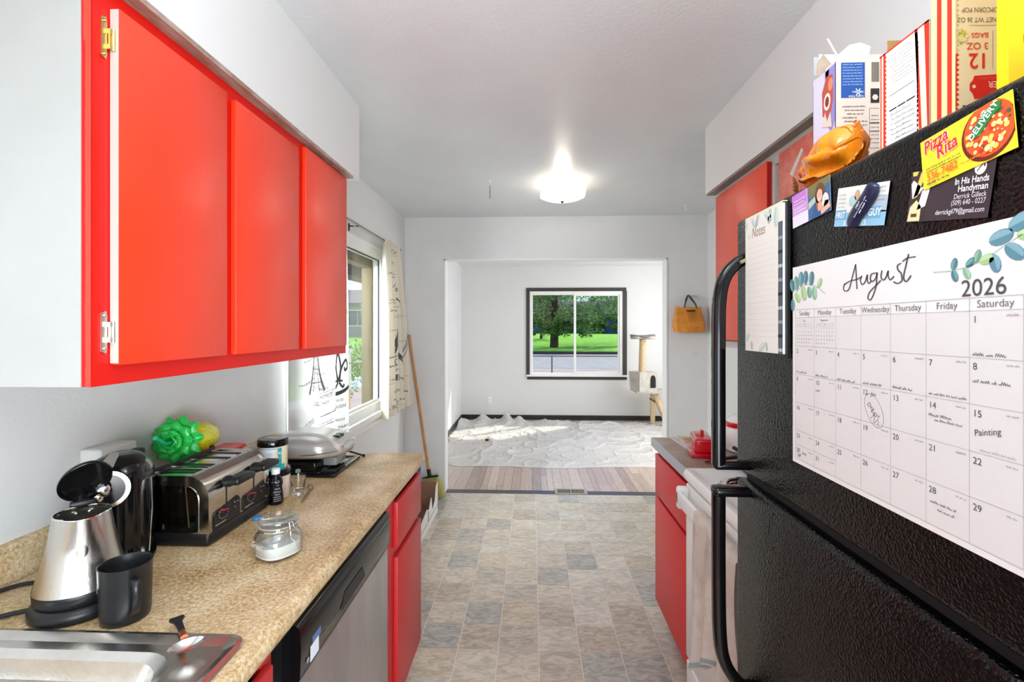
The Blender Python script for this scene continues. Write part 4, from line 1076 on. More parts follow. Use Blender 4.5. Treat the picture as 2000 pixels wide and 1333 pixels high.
s = Sheet(lambda u, v, h: (u, -.1165 - h + .02 * (abs(u) / .1) ** 3 + .014 * max(0, (v + .03) / .13) ** 2, v)); s.lay()
for k in range(8): s.words(-.025, .048 - .0095 * k, .06 - .008 * (k % 3), .0042, '8a4f16', pr)
s.words(-.03, -.072, .09, .010, '8a4a14', pr); s.obj('printing', bg_)

# ------------------------------------------------------------------ cat tree
ctt = thing('cat_tree', 'beige plush cat tree with rope post, perch and arched cubby by the far window', 'cat tree', (1.64, 7.15, 0))
plush = mat('beige_plush', 'c3bcb2', .95, bump=(220, .8), var=(9, 'a8a096', .35, .65)); plushd = mat('dark_plush', '6f6a64', .95, bump=(220, .8), var=(9, '8b857d', .35, .65))
rope = mat('sisal_rope', 'cfb691', .8, bump=(90, 1.0, 'noise', (.3, .3, 6)), var=(20, 'b89b72', .4, .7))
Lc = lambda x, y, z: (x - 1.64, y - 7.15, z)
M().loft([rr(-.17, -.14, .17, .14, .09, 6, z) for z in (1.305, 1.298, 1.31, 1.335)]).obj('perch', plush, ctt, 50)
M().tube([(.168 * cos(t / 24 * 2 * pi), .138 * sin(t / 24 * 2 * pi), 1.338 + .008 * cos(t / 24 * 4 * pi)) for t in range(24)], .020, 8, True).obj('perch_rim', plushd, ctt, 60)
M().cyl((-.01, 0, .80), (0, 0, 1.30), .052, .046, 20).obj('post', rope, ctt)
A0, A1, A2, A3 = Lc(1.44, 7.18, 0), Lc(1.56, 6.99, 0), Lc(1.83, 7.05, 0), Lc(1.73, 7.27, 0)
cub = [(A0[0], A0[1]), (A1[0], A1[1]), (A2[0], A2[1]), (A3[0], A3[1])]
M().prism(cub, (.53, .815), lambda u, v, w: (u * (1 - .12 * (.815 - w) / .285 * (1 if u < -.1 else 0)), v, w)).obj('cubby', plush, ctt, 30)
d0 = Vector((A1[0], A1[1])); d1 = Vector((A2[0], A2[1]))
nrm = Vector((d1.y - d0.y, -(d1.x - d0.x))).normalized()
arch = [(.60, .0), (.90, .0), (.90, .12)] + [(.75 + .15 * cos(a / 8 * pi), .12 + .065 * sin(a / 8 * pi)) for a in range(9)] + [(.60, .12)]
M().prism(arch, (.0, .004), lambda u, v, w: (d0.x + (d1.x - d0.x) * u + nrm.x * w, d0.y + (d1.y - d0.y) * u + nrm.y * w, .585 + v)).obj('doorway', mat('cubby_dark', '1f1d1c', .9), ctt, None)
M().rbox(*Lc(1.52, 7.0, .50), *Lc(2.06, 7.42, .535), .01, 2).obj('platform', plush, ctt)
M().cyl(Lc(1.80, 7.12, .50), Lc(2.0, 7.02, .0), .045, seg=16).obj('leg', rope, ctt)
M().box(*Lc(1.80, 7.30, .0), *Lc(1.86, 7.36, .50)).obj('leg', mat('pale_pine', 'd3b98f', .6), ctt, None)
M().box(*Lc(2.02, 7.30, .0), *Lc(2.07, 7.36, .50)).obj('leg', MATS['pale_pine'], ctt, None)
M().rbox(*Lc(1.78, 6.98, .0), *Lc(2.15, 7.42, .02), .005, 2).obj('base', plush, ctt)
M().tube([Lc(1.72, 7.05, .43), Lc(1.83, 7.1, .36)], .012, 8).obj('brace', mat('dark_rod', '3c3733', .5), ctt)

# ------------------------------------------------------------------ plastic drop sheet on the far floor
from mathutils import noise as MN
def tarp(a, b):
    x = -1.09 + 3.5 * a; yb_ = 4.98 + .30 * ((a - .34) ** 2) * 2.2 + .22 * max(0, .07 - a) / .07 - .02 * sin(a * 20); yt = 7.5 - .25 * max(0, a - .62) / .38 - .06 * sin(a * 30)
    y = yb_ + (yt - yb_) * b
    p = Vector((x * 1.1, y * .9, 0)); z = 0
    for s_, am in ((.7, .035), (1.7, .03), (3.6, .022), (8, .012), (17, .005)):
        q = p * s_ + Vector((5.9 * s_, 2.3, s_ * 1.7)); q.x += .7 * MN.noise(p * s_ * .7 + Vector((9, 2, 4)))
        r_ = 1 - abs(MN.noise(q)) * 2.2; z += am * max(0, r_) ** 9
    edge = min(1, b / .04) * min(1, (1 - b) / .03 + .3)
    z = .004 + z * .8 * edge
    if a < .035: z += (.035 - a) / .035 * .06 * max(0, sin(b * 9)) 
    for cx_, w_, h_ in ((.09, .025, .10), (.20, .02, .12), (.255, .02, .08)):
        if b > .82: z += h_ * exp(-((a - cx_) / w_) ** 2) * (b - .82) / .18
    return (x, y, z)
tp = thing('drop_sheet', 'crumpled clear white plastic drop sheet spread over the far room floor', 'drop sheet', (0, 6, 0))
tarpm = sheer('plastic_film', 'f4f2ef', .26, .16, trl=.2, bump=(9, .6), gloss=1)
me_ = M().grid(300, 150, lambda a, b: tuple(Vector(tarp(a, b)) - Vector((0, 6, 0))))
me_.obj('film', tarpm, tp, 180)
bm_ = thing('tape_knife', 'small black tool with yellow grip lying on the plastic sheet', 'tool', (-.57, 5.96, .045))
M().rbox(-.02, -.015, 0, .03, .015, .022, .006, 2).obj('blade_case', blackm, bm_)
M().rbox(-.07, -.03, .002, -.015, .03, .024, .01, 2).obj('grip', mat('pale_yellow', 'e0dfae', .5), bm_)
# ------------------------------------------------------------------ left counter things
CZ = .9145
# electric kettle
kt = thing('electric_kettle', 'brushed steel electric kettle with black lid flipped open', 'kettle', (-.883, .902, CZ), rz=radians(44))
# local -Y points to the camera after the rotation (spout side)
M().lathe([(.076, 0), (.079, .004), (.079, .016), (.074, .024), (.066, .027)], seg=40).obj('power_base', mat('kettle_black', '121317', .35), kt, 40)
M().lathe([(.068, .026), (.0715, .030), (.0725, .046), (.071, .050)], seg=40).obj('collar', MATS['kettle_black'], kt, 40)
def kb(a, z):
    th = a * 2 * pi; t = (z - .05) / .133
    r = .0725 - .0285 * t - .003 * sin(t * pi)
    x, y = r * cos(th), r * sin(th)
    dang = abs((th - 1.5 * pi))
    k = max(0, 1 - (dang / .7) ** 2) * max(0, (t - .55) / .45)
    y -= .011 * k; 
    return (x, y, z)
N_ = 72
rings = [[Vector(kb(i / N_, .05 + .133 * k / 16)) for i in range(N_)] for k in range(17)]
inner = [[Vector((p.x * .95, p.y * .95, p.z + .0005)) for p in rings[-1]], [Vector((p.x * .95, p.y * .95, p.z - .03)) for p in rings[-1]], [Vector((p.x * 1.1, p.y * 1.1, .07)) for p in rings[-1]]]
M().loft(rings + inner, False, True).obj('jug', mat('kettle_steel', 'cbc7c0', .24, 1.0, bump=(260, .12, 'noise', (1, 1, .04))), kt, 60)
M().tube([(p.x * .975, p.y * .975, p.z) for p in rings[-1]], .0022, 6, True).obj('rim', chrome, kt)
lid = M()
Lc_, ax_ = Vector((.004, .052, .232)), Vector((.12, -.86, -.34)).normalized()
lid.lathe([(.0, .004), (.040, .004), (.043, 0), (.046, -.001), (.0465, .004), (.043, .010), (.03, .016), (.0, .018)][::-1] if False else [(.001, -.016), (.03, -.014), (.044, -.007), (.047, .0), (.0465, .004), (.043, .003), (.041, -.003), (.001, -.004)], Lc_, ax_, 40, sq=.86)
lid.obj('lid', blackg, kt, 40)
M().rbox(-.020, .040, .178, .020, .054, .194, .004, 2).obj('hinge_block', MATS['kettle_black'], kt)
M().sphere((-.010, .0355, .172), .003, 8, 6).sphere((.010, .0355, .172), .003, 8, 6).obj('rivets', chrome, kt)
M().tube(bez([(0, .046, .186), (0, .085, .19), (0, .108, .165), (0, .106, .11), (0, .092, .06), (0, .074, .04)], 6), .011, 12).obj('handle', MATS['kettle_black'], kt)
# mug
mg_ = thing('black_mug', 'matte black mug with white print beside the kettle', 'mug', (-.765, .868, CZ), rz=radians(-34))
M().lathe([(.034, 0), (.038, .003), (.0395, .012), (.0415, .10), (.0425, .104), (.0405, .1045), (.0385, .100), (.0365, .012), (.034, .008), (.0, .007)], seg=40, cap1=False).obj('cup', mat('mug_black', '17181b', .35), mg_, 50)
hp = bez([(.039, .083), (.058, .085), (.066, .07), (.063, .045), (.052, .026), (.037, .022)], 6)
M().loft([[Vector((p.x + q[0] * .004 * 1, q[1] * .0075, p.y + q[0] * .004)) for q in [(cos(2 * pi * k / 10), sin(2 * pi * k / 10)) for k in range(10)]] for p in hp]).obj('handle', MATS['mug_black'], mg_, 60)
def wrap(r): return lambda u, v, h: ((r + h) * cos(u), (r + h) * sin(u), v)
s = Sheet(wrap(.0414)); s.lay(); s.stroke([(-1.80, .02), (-1.80, .075), (-1.70, .072), (-1.60, .062)], .0032, 'e8e8e8', 6, False); s.stroke([(-2.1, .075), (-1.95, .079), (-1.8, .076)], .003, 'e8e8e8', 5, False)
s.obj('white_print', mg_)
# capsule coffee machine
cm = thing('coffee_machine', 'slim black capsule coffee machine with chrome lever behind the kettle', 'coffee machine', (-.962, 1.074, CZ), rz=radians(22))
def csec(z, sx=.062, sy=.072):
    return [Vector((sx * (abs(cos(t)) ** .7) * (1 if cos(t) > 0 else -1), sy * (abs(sin(t)) ** .7) * (1 if sin(t) > 0 else -1), z)) for t in [2 * pi * k / 36 for k in range(36)]]
rings = [csec(0, .065, .075), csec(.012, .065, .075), csec(.014)] + [csec(z) for z in (.06, .12, .18, .20)]
for k in range(1, 8):
    a = k / 8 * pi / 2; rings.append([Vector((p.x * (.12 + .88 * cos(a)), p.y * (.3 + .7 * cos(a)), .20 + .055 * sin(a))) for p in csec(0)])
M().loft(rings).obj('body', blackg, cm, 60)
M().cyl((.002, -.064, .195), (.012, -.092, .195), .040, .040, 32).obj('chrome_collar', mat('warm_chrome', 'dccbb8', .12, 1.0), cm, 50)
M().cyl((.012, -.092, .195), (.0135, -.096, .195), .031, .031, 28).obj('inner_disc', blackg, cm, 50)
M().sphere((.012, -.112, .202), .014, 16, 10).sphere((.002, -.110, .186), .012, 14, 8).cyl((.013, -.095, .195), (.015, -.112, .195), .009, seg=12).obj('brew_head', chrome, cm)
M().loft([[Vector((x - w, y, z)), Vector((x + w, y, z)), Vector((x + w, y - .004, z + .004)), Vector((x - w, y - .004, z + .004))] for x, y, z, w in ((-.004, -.116, .205, .010), (.000, -.108, .222, .013), (.010, -.092, .245, .013), (.020, -.074, .268, .007))]).obj('lever', chrome, cm, 50)
M().tube([(.061, -.01, .02), (.0635, 0, .12), (.062, 0, .19)], .0022, 6).obj('edge_trim', chrome, cm)
M().rbox(-.035, -.115, .0, .035, -.075, .03, .006, 2).obj('drip_tray', blackm, cm)
# toaster
to = thing('toaster', 'chrome four-slot toaster with black levers and control panels', 'toaster', (-.905, 1.29, CZ))
TH, TX, TY = .173, .098, .135
def tprof(n=8, x=TX, z0=.03, z1=TH, r=.055):
    P = [(-x, z0)]
    P += [(-x + r - r * cos(a / n * pi / 2), z1 - r + r * sin(a / n * pi / 2)) for a in range(n + 1)]
    P += [(x - r + r * sin(a / n * pi / 2), z1 - r + r * cos(a / n * pi / 2)) for a in range(n + 1)]
    return P + [(x, z0)]
tc_ = mat('toaster_chrome', 'cdc8c0', .16, 1.0, bump=(60, .06), var=(10, 'a09c96', .45, .75))
M().prism(tprof(), (-TY + .012, TY - .012), lambda u, v, w: (u, w, v)).obj('shell', tc_, to, 50)
for sg in (-1, 1):
    a, b = sorted((sg * (TY - .012), sg * TY))
    M().prism(tprof(8, TX + .003, .028, TH + .003, .057), (a, b), lambda u, v, w: (u, w, v)).obj('end_frame', tc_, to, 50)
    a, b = sorted((sg * TY, sg * (TY + .002)))
    M().prism(tprof(8, TX - .022, .036, TH - .022, .036), (a, b), lambda u, v, w: (u, w, v)).obj('end_panel', mat('mirror_dark', '9c9894', .07, 1.0), to, 50)
M().rbox(-TX - .004, -TY - .004, .0, TX + .006, TY + .004, .034, .010, 3).obj('base', mat('toaster_black', '141416', .35), to)
for y in (-.085, -.035, .035, .085):
    M().box(-.075, y - .012, TH - .002, .040, y + .012, TH + .0008).box(-.078, y - .015, TH, -.074, y + .015, TH + .0014).obj('slot', mat('slot_black', '0c0c0d', .5), to, None)
    for k in (-1, 1): M().box(-.074, y + k * .0135 - .001, TH, .040, y + k * .0135 + .001, TH + .002).obj('slot_rim', chrome, to, None)
for y in (-.062, .062):
    M().box(TX, y - .0022, .075, TX + .0012, y + .0022, .155).obj('lever_track', blackm, to, None)
    M().sphere((TX + .010, y - .004, .142), .020, 14, 10, (.9, .9, .75)).rbox(TX + .004, y - .020, .134, TX + .046, y + .062, .153, .008, 3).obj('lever', MATS['toaster_black'], to, 60)
    P = [(-.054, .036), (.054, .036), (.054, .078), (.046, .088), (.02, .083), (-.02, .078), (-.046, .076), (-.054, .068)]
    cp = M().prism(P, (TX, TX + .004), lambda u, v, w: (w, y + u, v)).obj('control_panel', MATS['toaster_black'], to, None)
    bn = M()
    for k in range(9):
        a = pi + pi * k / 8; bn.sphere((TX + .005, y - .018 + .019 * cos(a), .066 + .015 * sin(a)), .0034, 8, 6)
    bn.sphere((TX + .005, y + .028, .076), .005, 8, 6).sphere((TX + .005, y + .042, .074), .005, 8, 6).sphere((TX + .005, y + .030, .062), .004, 8, 6)
    bn.obj('buttons', mat('button_grey', '2c2c30', .25), cp)
    bn = M()
    for k in range(5): bn.sphere((TX + .005, y - .034 + .0085 * k, .074 - .0022 * abs(k - 1)), .0034, 8, 6)
    bn.obj('red_buttons', mat('button_red', '7a1a1e', .25), cp)
    M().box(TX + .004, y - .05, .041, TX + .0048, y - .008, .0435).obj('name_strip', chrome, cp, None)
o = M().tube([Vector(p) + Vector((-.075, 0, .1705)) for p in bez([(-.03, -.19, -.035), (.0, -.15, .0), (.015, -.12, .010), (.018, -.03, .0095), (.018, .05, .0095), (.012, .12, .0095), (-.02, .155, .0), (-.05, .17, -.08), (-.05, .18, -.16)], 8)], .0048, 8).obj('power_cord', mat('cord_black', '171719', .6, bump=(300, 1)), to)
blu = thing('blue_cap', 'bright blue plastic cap lying by the toaster base', 'disc', (-.782, 1.33, CZ))  # loose plastic cap
M().lathe([(.013, 0), (.0135, .004), (.012, .0075), (.001, .008)], seg=20).obj('cap', mat('bright_blue', '3f8fd0', .3), blu)
# red container and pineapple tumbler
rc = thing('red_container', 'red plastic container against the wall behind the toaster', 'container', (-1.064, 1.64, CZ))
M().rbox(-.038, -.19, 0, .038, .03, .120, .012, 3).obj('tub', mat('red_plastic', 'd9201c', .25), rc)
M().rbox(-.041, -.193, .120, .041, .033, .134, .006, 2).obj('lid', mat('red_plastic_lid', 'e8291f', .22), rc)
pn = thing('pineapple_tumbler', 'yellow pineapple tumbler with green leaf lid and green straw lying on its side', 'tumbler', (-1.066, 1.43, 1.120), rot=(0, 0, 0))
ax = Vector((.10, -.97, .12)).normalized(); e0 = Vector((-.01, .120, -.018))
yel = mat('pineapple_yellow', 'e3df1f', .25, bump=(140, 1.0, 'voronoi'), spec=.6)
M().lathe([(.030, 0), (.037, .004), (.045, .03), (.050, .075), (.048, .12), (.040, .155), (.034, .165)], e0, ax, 28).obj('cup', yel, pn, 60)
gm = mat('leaf_green_plastic', '1fb346', .3, spec=.6)
cpos = e0 + ax * .167
u_ = ax.orthogonal().normalized(); w_ = ax.cross(u_)
ri = random.Random(8)
lf = M()
for layer, (n_, rad, tilt, of) in enumerate(((10, .070, .10, 0), (9, .060, .45, .3), (7, .046, .85, .1), (5, .032, 1.1, .5))):
    for k in range(n_):
        a = 2 * pi * k / n_ + of; d_ = (u_ * cos(a) + w_ * sin(a)); 
        def lfn(p, q, d_=d_, rad=rad, tilt=tilt, layer=layer):
            wd = .046 * sin(min(1, q * .80 + .2) * pi * .97) * (1 + .04 * sin(q * 22)); side = ax.cross(d_)
            lift = ax * (rad * sin(tilt) * q + .006 * layer - .010 * abs(p - .5) * 2 * q + .012 * sin(q * pi))
            return cpos + d_ * (rad * cos(tilt) * q + .006) + side * (p - .5) * wd * 1.3 + lift
        M().grid(6, 9, lfn).obj('leaf', gm, pn, 180)
M().lathe([(.033, -.006), (.035, 0), (.033, .006), (.015, .012)], cpos, ax, 24).obj('lid', gm, pn)
M().tube([cpos, cpos + ax * .055 + u_ * .004, cpos + ax * .10 + Vector((0, 0, .018))], .0062, 10).obj('straw', mat('mint_straw', '25cf8a', .3), pn)
# stacked tubs
ja = thing('supplement_tub', 'wide tub with cream label and black lid under the blue tub', 'tub', (-.838, 1.515, CZ))
M().lathe([(.048, 0), (.050, .003), (.050, .070), (.047, .074)], seg=36).obj('tub', mat('cream_label', 'ddc9b8', .5), ja)
M().lathe([(.0515, .072), (.052, .076), (.052, .088), (.050, .091), (.001, .091)], seg=36).obj('lid', blackg, ja)
s = Sheet(wrap(.0501)); s.lay()
for k in range(11): s.words(-1.45, .064 - .0055 * k, 1.15, .0022 * 1, '9a8377', pr)
for k in range(1): s.rect(-2.2, .004, -1.6, .068, '8f8569', 6)
s.obj('label_print', ja)
jb = thing('supplement_tub', 'round tub with white and teal label and black lid, stacked on the wide tub', 'tub', (-.843, 1.52, CZ + .0912))
M().lathe([(.042, 0), (.044, .003), (.044, .072), (.042, .076)], seg=36).obj('tub', mat('cream_tub', 'd9cfae', .4), jb)
M().lathe([(.0455, .074), (.046, .077), (.046, .094), (.044, .097), (.001, .097)], seg=36).obj('lid', blackg, jb)
s = Sheet(wrap(.0441)); s.lay()
s.rect(-2.6, .0, -.2, .018, '2f9aa0', 20).rect(-2.6, .066, -.55, .072, '9db3c6', 16).rect(-2.3, .024, -.95, .064, 'e6ebf0', 12).rect(-.75, .014, -.45, .070, '2d8f95', 3).lay()
for k in range(7): s.words(-2.2, .058 - .0055 * k, 1.15, .002, 'b0b9c4', pr)
s.text('ALL', -.72, .050, .012, 'f2f6f6', bold=.03, sx=14 * 1.0); s.rect(-.72, .036, -.5, .046, '7fc0c4').rect(-.72, .024, -.5, .033, '2f6f9f')
s.obj('label_print', jb)
s = Sheet(lambda u, v, h: (u, v, .0972 + h)); s.lay(); s.rect(-.022, -.012, .022, .016, 'b7b4a2').lay(); s.words(-.018, .004, .036, .004, '6f6d60', pr); s.obj('lid_sticker', jb)
# syrup bottle
vb = thing('syrup_bottle', 'small black vanilla syrup bottle with white cap in front of the tubs', 'bottle', (-.796, 1.452, CZ))
M().lathe([(.019, 0), (.0215, .003), (.0225, .012), (.0205, .035), (.018, .050), (.0205, .064), (.019, .076), (.011, .088), (.0095, .094)], seg=28).obj('body', mat('bottle_black', '0e0c12', .15), vb)
M().lathe([(.0118, .092), (.0124, .094), (.0124, .106), (.0115, .1085), (.001, .109)], seg=24).obj('cap', mat('cap_white', 'f0f0ee', .35), vb)
prf = ((0, .0218), (.012, .0227), (.035, .0207), (.05, .0182), (.064, .0207), (.08, .018))
def rad_at(z):
    for (a, ra), (b, rb_) in zip(prf, prf[1:]):
        if z <= b: return ra + (rb_ - ra) * max(0, z - a) / (b - a)
    return .018
s = Sheet(lambda u, v, h: ((rad_at(v) + h + .0001) * cos(u), (rad_at(v) + h + .0001) * sin(u), v)); s.lay()
for t_, u, v, z, q in (('THE', -.8, .058, .0055, 40), ('CLEAN', -.85, .047, .007, 40), ('VANILLA', -.85, .038, .007, 40), ('SYRUP', -.85, .030, .006, 40)): s.text(t_, u, v, z, 'c9c6d4', 'c', sx=q)
for k in range(3): s.words(-1.35, .024 - .006 * k, 1.0, .003, 'a9a6b4', pr)
s.circ(-.8, .071, .25, '8f89b8', 16, .0042); s.obj('label_print', vb)
# shot glass + clip, small spoon
sg = thing('shot_glass', 'clear shot glass with a thick base near the tubs', 'glass', (-.766, 1.535, CZ))
M().lathe([(.016, 0), (.0185, .002), (.0185, .010), (.018, .014), (.0245, .060), (.0235, .0605), (.0165, .018), (.013, .012), (.001, .010)], seg=28).obj('glass', glass, sg, 50)
M().tube([(.002, .0, .013), (.004, .006, .040), (-.006, .012, .068)], .0009, 6).rbox(-.014, .006, .066, .0, .018, .078, .002, 1).obj('pick', mat('grey_green', '5f7f78', .5), sg)
sp = thing('metal_peeler', 'small metal bottle opener lying right of the shot glass', 'opener', (-.728, 1.515, CZ))
M().tube([(-.012, .05, .006), (-.002, .02, .010), (.008, -.04, .004), (.012, -.062, .003)], [.003, .003, .0035, .001], 8).tube([(-.012 + .009 * cos(t / 12 * 2 * pi), .052, .012 + .009 * sin(t / 12 * 2 * pi)) for t in range(12)], .0018, 6, True).obj('opener', mat('dull_steel', '8f8c88', .3, 1), sp)
# clamp jar
jarglass = bpy.data.materials.new('thin_glass'); jarglass.use_nodes = True
_n = jarglass.node_tree.nodes; _l = jarglass.node_tree.links
_tr = _n.new('ShaderNodeBsdfTransparent'); _tr.inputs[0].default_value = (.93, .95, .94, 1); _gl = _n.new('ShaderNodeBsdfGlossy'); _gl.inputs['Roughness'].default_value = .04
_lw = _n.new('ShaderNodeLayerWeight'); _lw.inputs[0].default_value = .5; _pw = _n.new('ShaderNodeMath'); _pw.operation = 'POWER'; _pw.inputs[1].default_value = 2.2; _l.new(_lw.outputs['Facing'], _pw.inputs[0])
_ma = _n.new('ShaderNodeMath'); _ma.operation = 'MULTIPLY_ADD'; _ma.inputs[1].default_value = .7; _ma.inputs[2].default_value = .07; _l.new(_pw.outputs[0], _ma.inputs[0])
_mx = _n.new('ShaderNodeMixShader'); _l.new(_ma.outputs[0], _mx.inputs[0]); _l.new(_tr.outputs[0], _mx.inputs[1]); _l.new(_gl.outputs[0], _mx.inputs[2]); _l.new(_mx.outputs[0], _n['Material Output'].inputs[0])
cj = thing('clamp_jar', 'squat glass clamp-lid jar a third full of white sugar', 'jar', (-.612, 1.128, CZ), rz=radians(-32))
def jr(h, r, sq=.0): return [Vector((r * (abs(cos(t)) ** (1 - sq)) * (1 if cos(t) > 0 else -1), r * (abs(sin(t)) ** (1 - sq)) * (1 if sin(t) > 0 else -1), h)) for t in [2 * pi * k / 44 + .01 for k in range(44)]]
out = [jr(.0, .040, .25), jr(.003, .046, .25), jr(.010, .050, .28), jr(.045, .050, .28), (jr(.054, .047, .2)), jr(.060, .042), jr(.068, .041), jr(.070, .044), jr(.074, .044)]
inn = [jr(.074, .0365), jr(.060, .0375), jr(.053, .043, .2), jr(.045, .047, .28), jr(.012, .047, .28), jr(.006, .042, .25), jr(.005, .01, 0)]
M().loft(out + inn, True, True).obj('jar', jarglass, cj, 60)
M().loft([jr(.0755, .043), jr(.078, .0445), jr(.088, .0445), jr(.091, .042), jr(.0915, .037), jr(.089, .035), jr(.0885, .001)], True, True).obj('lid', jarglass, cj, 60)
M().loft([jr(.0742, .0405), jr(.0742, .0445), jr(.0754, .0445), jr(.0754, .0405)], True, True).obj('seal', mat('clear_seal', 'd9d9d4', .4, alpha=.6), cj, 50)
sug = []
for k, r_ in enumerate((.0455, .0455)): sug.append([Vector((p.x, p.y, (.0065 if k == 0 else .030 + .10 * p.x * 1.0 + .03 * p.y))) for p in jr(0, r_, .27)])
M().loft(sug).obj('sugar', mat('sugar', 'f5f3f2', .9, bump=(500, .4)), cj, 40, kind='stuff')
wr = M()
for sgn in (-1, 1):
    wr.tube([(sgn * .044, -.008, .068), (sgn * .052, -.008, .066), (sgn * .060, -.006, .075), (sgn * .054, -.004, .088), (sgn * .046, 0, .086)], .0013, 6)
    wr.tube([(sgn * .044, .008, .068), (sgn * .052, .008, .066), (sgn * .060, .006, .075), (sgn * .054, .004, .088), (sgn * .046, 0, .086)], .0013, 6)
wr.tube([(.0425 * cos(t / 30 * 2 * pi), .0425 * sin(t / 30 * 2 * pi), .066) for t in range(30)], .0013, 6, True)
wr.tube([(.052, 0, .068), (.056, 0, .050), (.066, .002, .046), (.078, .004, .030)], .0016, 6)
wr.obj('wire_bail', chrome, cj)
s = Sheet(lambda u, v, h: (u, -.0505 - h, v)); s.lay(); s.text('Grassl', -.028, .030, .020, mat('embossed_glass', 'e2e4e6', .2), shear=.3, sx=.9); s.obj('embossed_lettering', cj)
# contact grill
gr = thing('contact_grill', 'silver clamshell contact grill with black base in front of the window', 'grill', (-.89, 1.83, CZ))
sil = mat('silver_plastic', 'c3c1bd', .28, .6)
def shell(t, k, lo=False):
    """t along the length (wall -> nose), ring around in YZ"""
    pass
rings = []
for t in [i / 20 for i in range(21)]:
    x = -.155 + .335 * t
    wy = .125 + .012 * sin(t * pi) - (.045 * max(0, t - .82) / .18) ** 1.2 * 3
    zt_ = .095 + .045 * sin(min(1, t * 1.05) * pi * .75 + .35) - .05 * max(0, t - .75) ** 1.3
    zb_ = .050 + .010 * t + .012 * max(0, t - .8) * 5 * .3
    if t > .97: wy *= .93; zt_ -= .010; zb_ += .008
    ring = []
    for k in range(24):
        a = 2 * pi * k / 24
        cy = abs(cos(a)) ** .45 * (1 if cos(a) > 0 else -1); sz = abs(sin(a)) ** .6 * (1 if sin(a) > 0 else -1)
        ring.append(Vector((x + .012 * (1 - abs(cy)), wy * cy, (zt_ + zb_) / 2 + (zt_ - zb_) / 2 * sz)))
    rings.append(ring)
up_ = M().loft(rings).obj('upper_shell', sil, gr, 60)
def gtop(x):
    t = (x + .155) / .335
    return .095 + .045 * sin(min(1, t * 1.05) * pi * .75 + .35) - .05 * max(0, t - .75) ** 1.3
br_ = []
for k in range(13):
    x = -.06 + .232 * k / 12; w = .078 - .020 * sin(k / 12 * pi) + (.012 if k > 9 else 0); z = gtop(x) + .008 - (.006 if k == 12 else 0)
    br_.append([Vector((x, -w, z - .016)), Vector((x, -w + .012, z)), Vector((x, w - .012, z)), Vector((x, w, z - .016)), Vector((x, w * .8, z - .03)), Vector((x, -w * .8, z - .03))])
M().loft(br_).obj('control_bridge', mat('silver_light', 'dcdad6', .25, .5), gr, 30)
M().box(.125, -.026, gtop(.14) + .002, .150, -.003, gtop(.125) + .0095).box(.125, .004, gtop(.14) + .002, .150, .022, gtop(.125) + .0095).obj('indicator_lights', blackg, gr, None)
M().tube(bez([(.02, -.13, .080), (.10, -.135, .085), (.17, -.10, .09)], 5), .0012, 5).tube([(.13, -.06, .120), (.18, -.055, .095)], .001, 4).tube([(.13, .06, .120), (.18, .055, .095)], .001, 4).obj('seam', blackm, gr)
M().rbox(-.165, -.115, .014, .10, .115, .052, .010, 3).rbox(-.15, -.12, .0, .115, .12, .020, .008, 3).rbox(.06, -.13, .002, .175, .13, .014, .004, 2).obj('base', blackg, gr)
M().rbox(.06, -.05, .022, .15, .05, .056, .008, 2).obj('lower_grip', mat('grip_grey', '8a8a88', .3), gr)
M().tube([Vector(p) + Vector((.15, .17, 0)) for p in bez([(-.16, -.07, .02), (-.09, .0, .022), (-.04, .012, .016), (.0, .005, .008), (.032, -.012, .006)], 8)], [.004] * 30 + [.006] * 3, 8).obj('power_cord', MATS['cord_black'], gr)
# cord loop at the left edge
kz = Matrix.Rotation(radians(-44), 4, 'Z')
M().tube([kz @ (Vector(p) + Vector((-.137, -.002, 0))) for p in bez([(.10, .0, .006), (.065, .045, .006), (.02, .068, .006), (-.05, .06, .006), (-.075, .0, .006), (-.04, -.05, .006), (.01, -.058, .006), (.05, -.04, .008), (.09, -.02, .010)], 8)], .0045, 8).obj('power_cord', MATS['cord_black'], kt)
# spoon on the sink rim
sn = thing('spoon', 'small spoon with dark twisted handle and copper collar resting on the sink rim', 'spoon', (-.585, .780, CZ + .006), rz=radians(-45))
M().loft([[Vector((x, y - w, z)), Vector((x, y + w, z)), Vector((x, y + w, z + .003)), Vector((x, y - w, z + .003))] for x, y, z, w in ((-.085, 0, .012, .010), (-.078, 0, .012, .012), (-.066, 0, .012, .006), (-.04, 0, .015, .005), (-.018, 0, .016, .0045))]).obj('handle', mat('pewter', '4b4c50', .35, .9), sn, 60)
M().cyl((-.020, 0, .0175), (.0, 0, .0175), .0048, .0055, 12).obj('collar', mat('copper', 'c5714c', .3, .9), sn)
def bowl(a, b):
    th = a * 2 * pi; r = b; return (.020 + .017 * r * cos(th), .026 * r * sin(th), .006 + .010 * r * r)
M().grid(28, 6, bowl).obj('bowl', chrome, sn, 180)

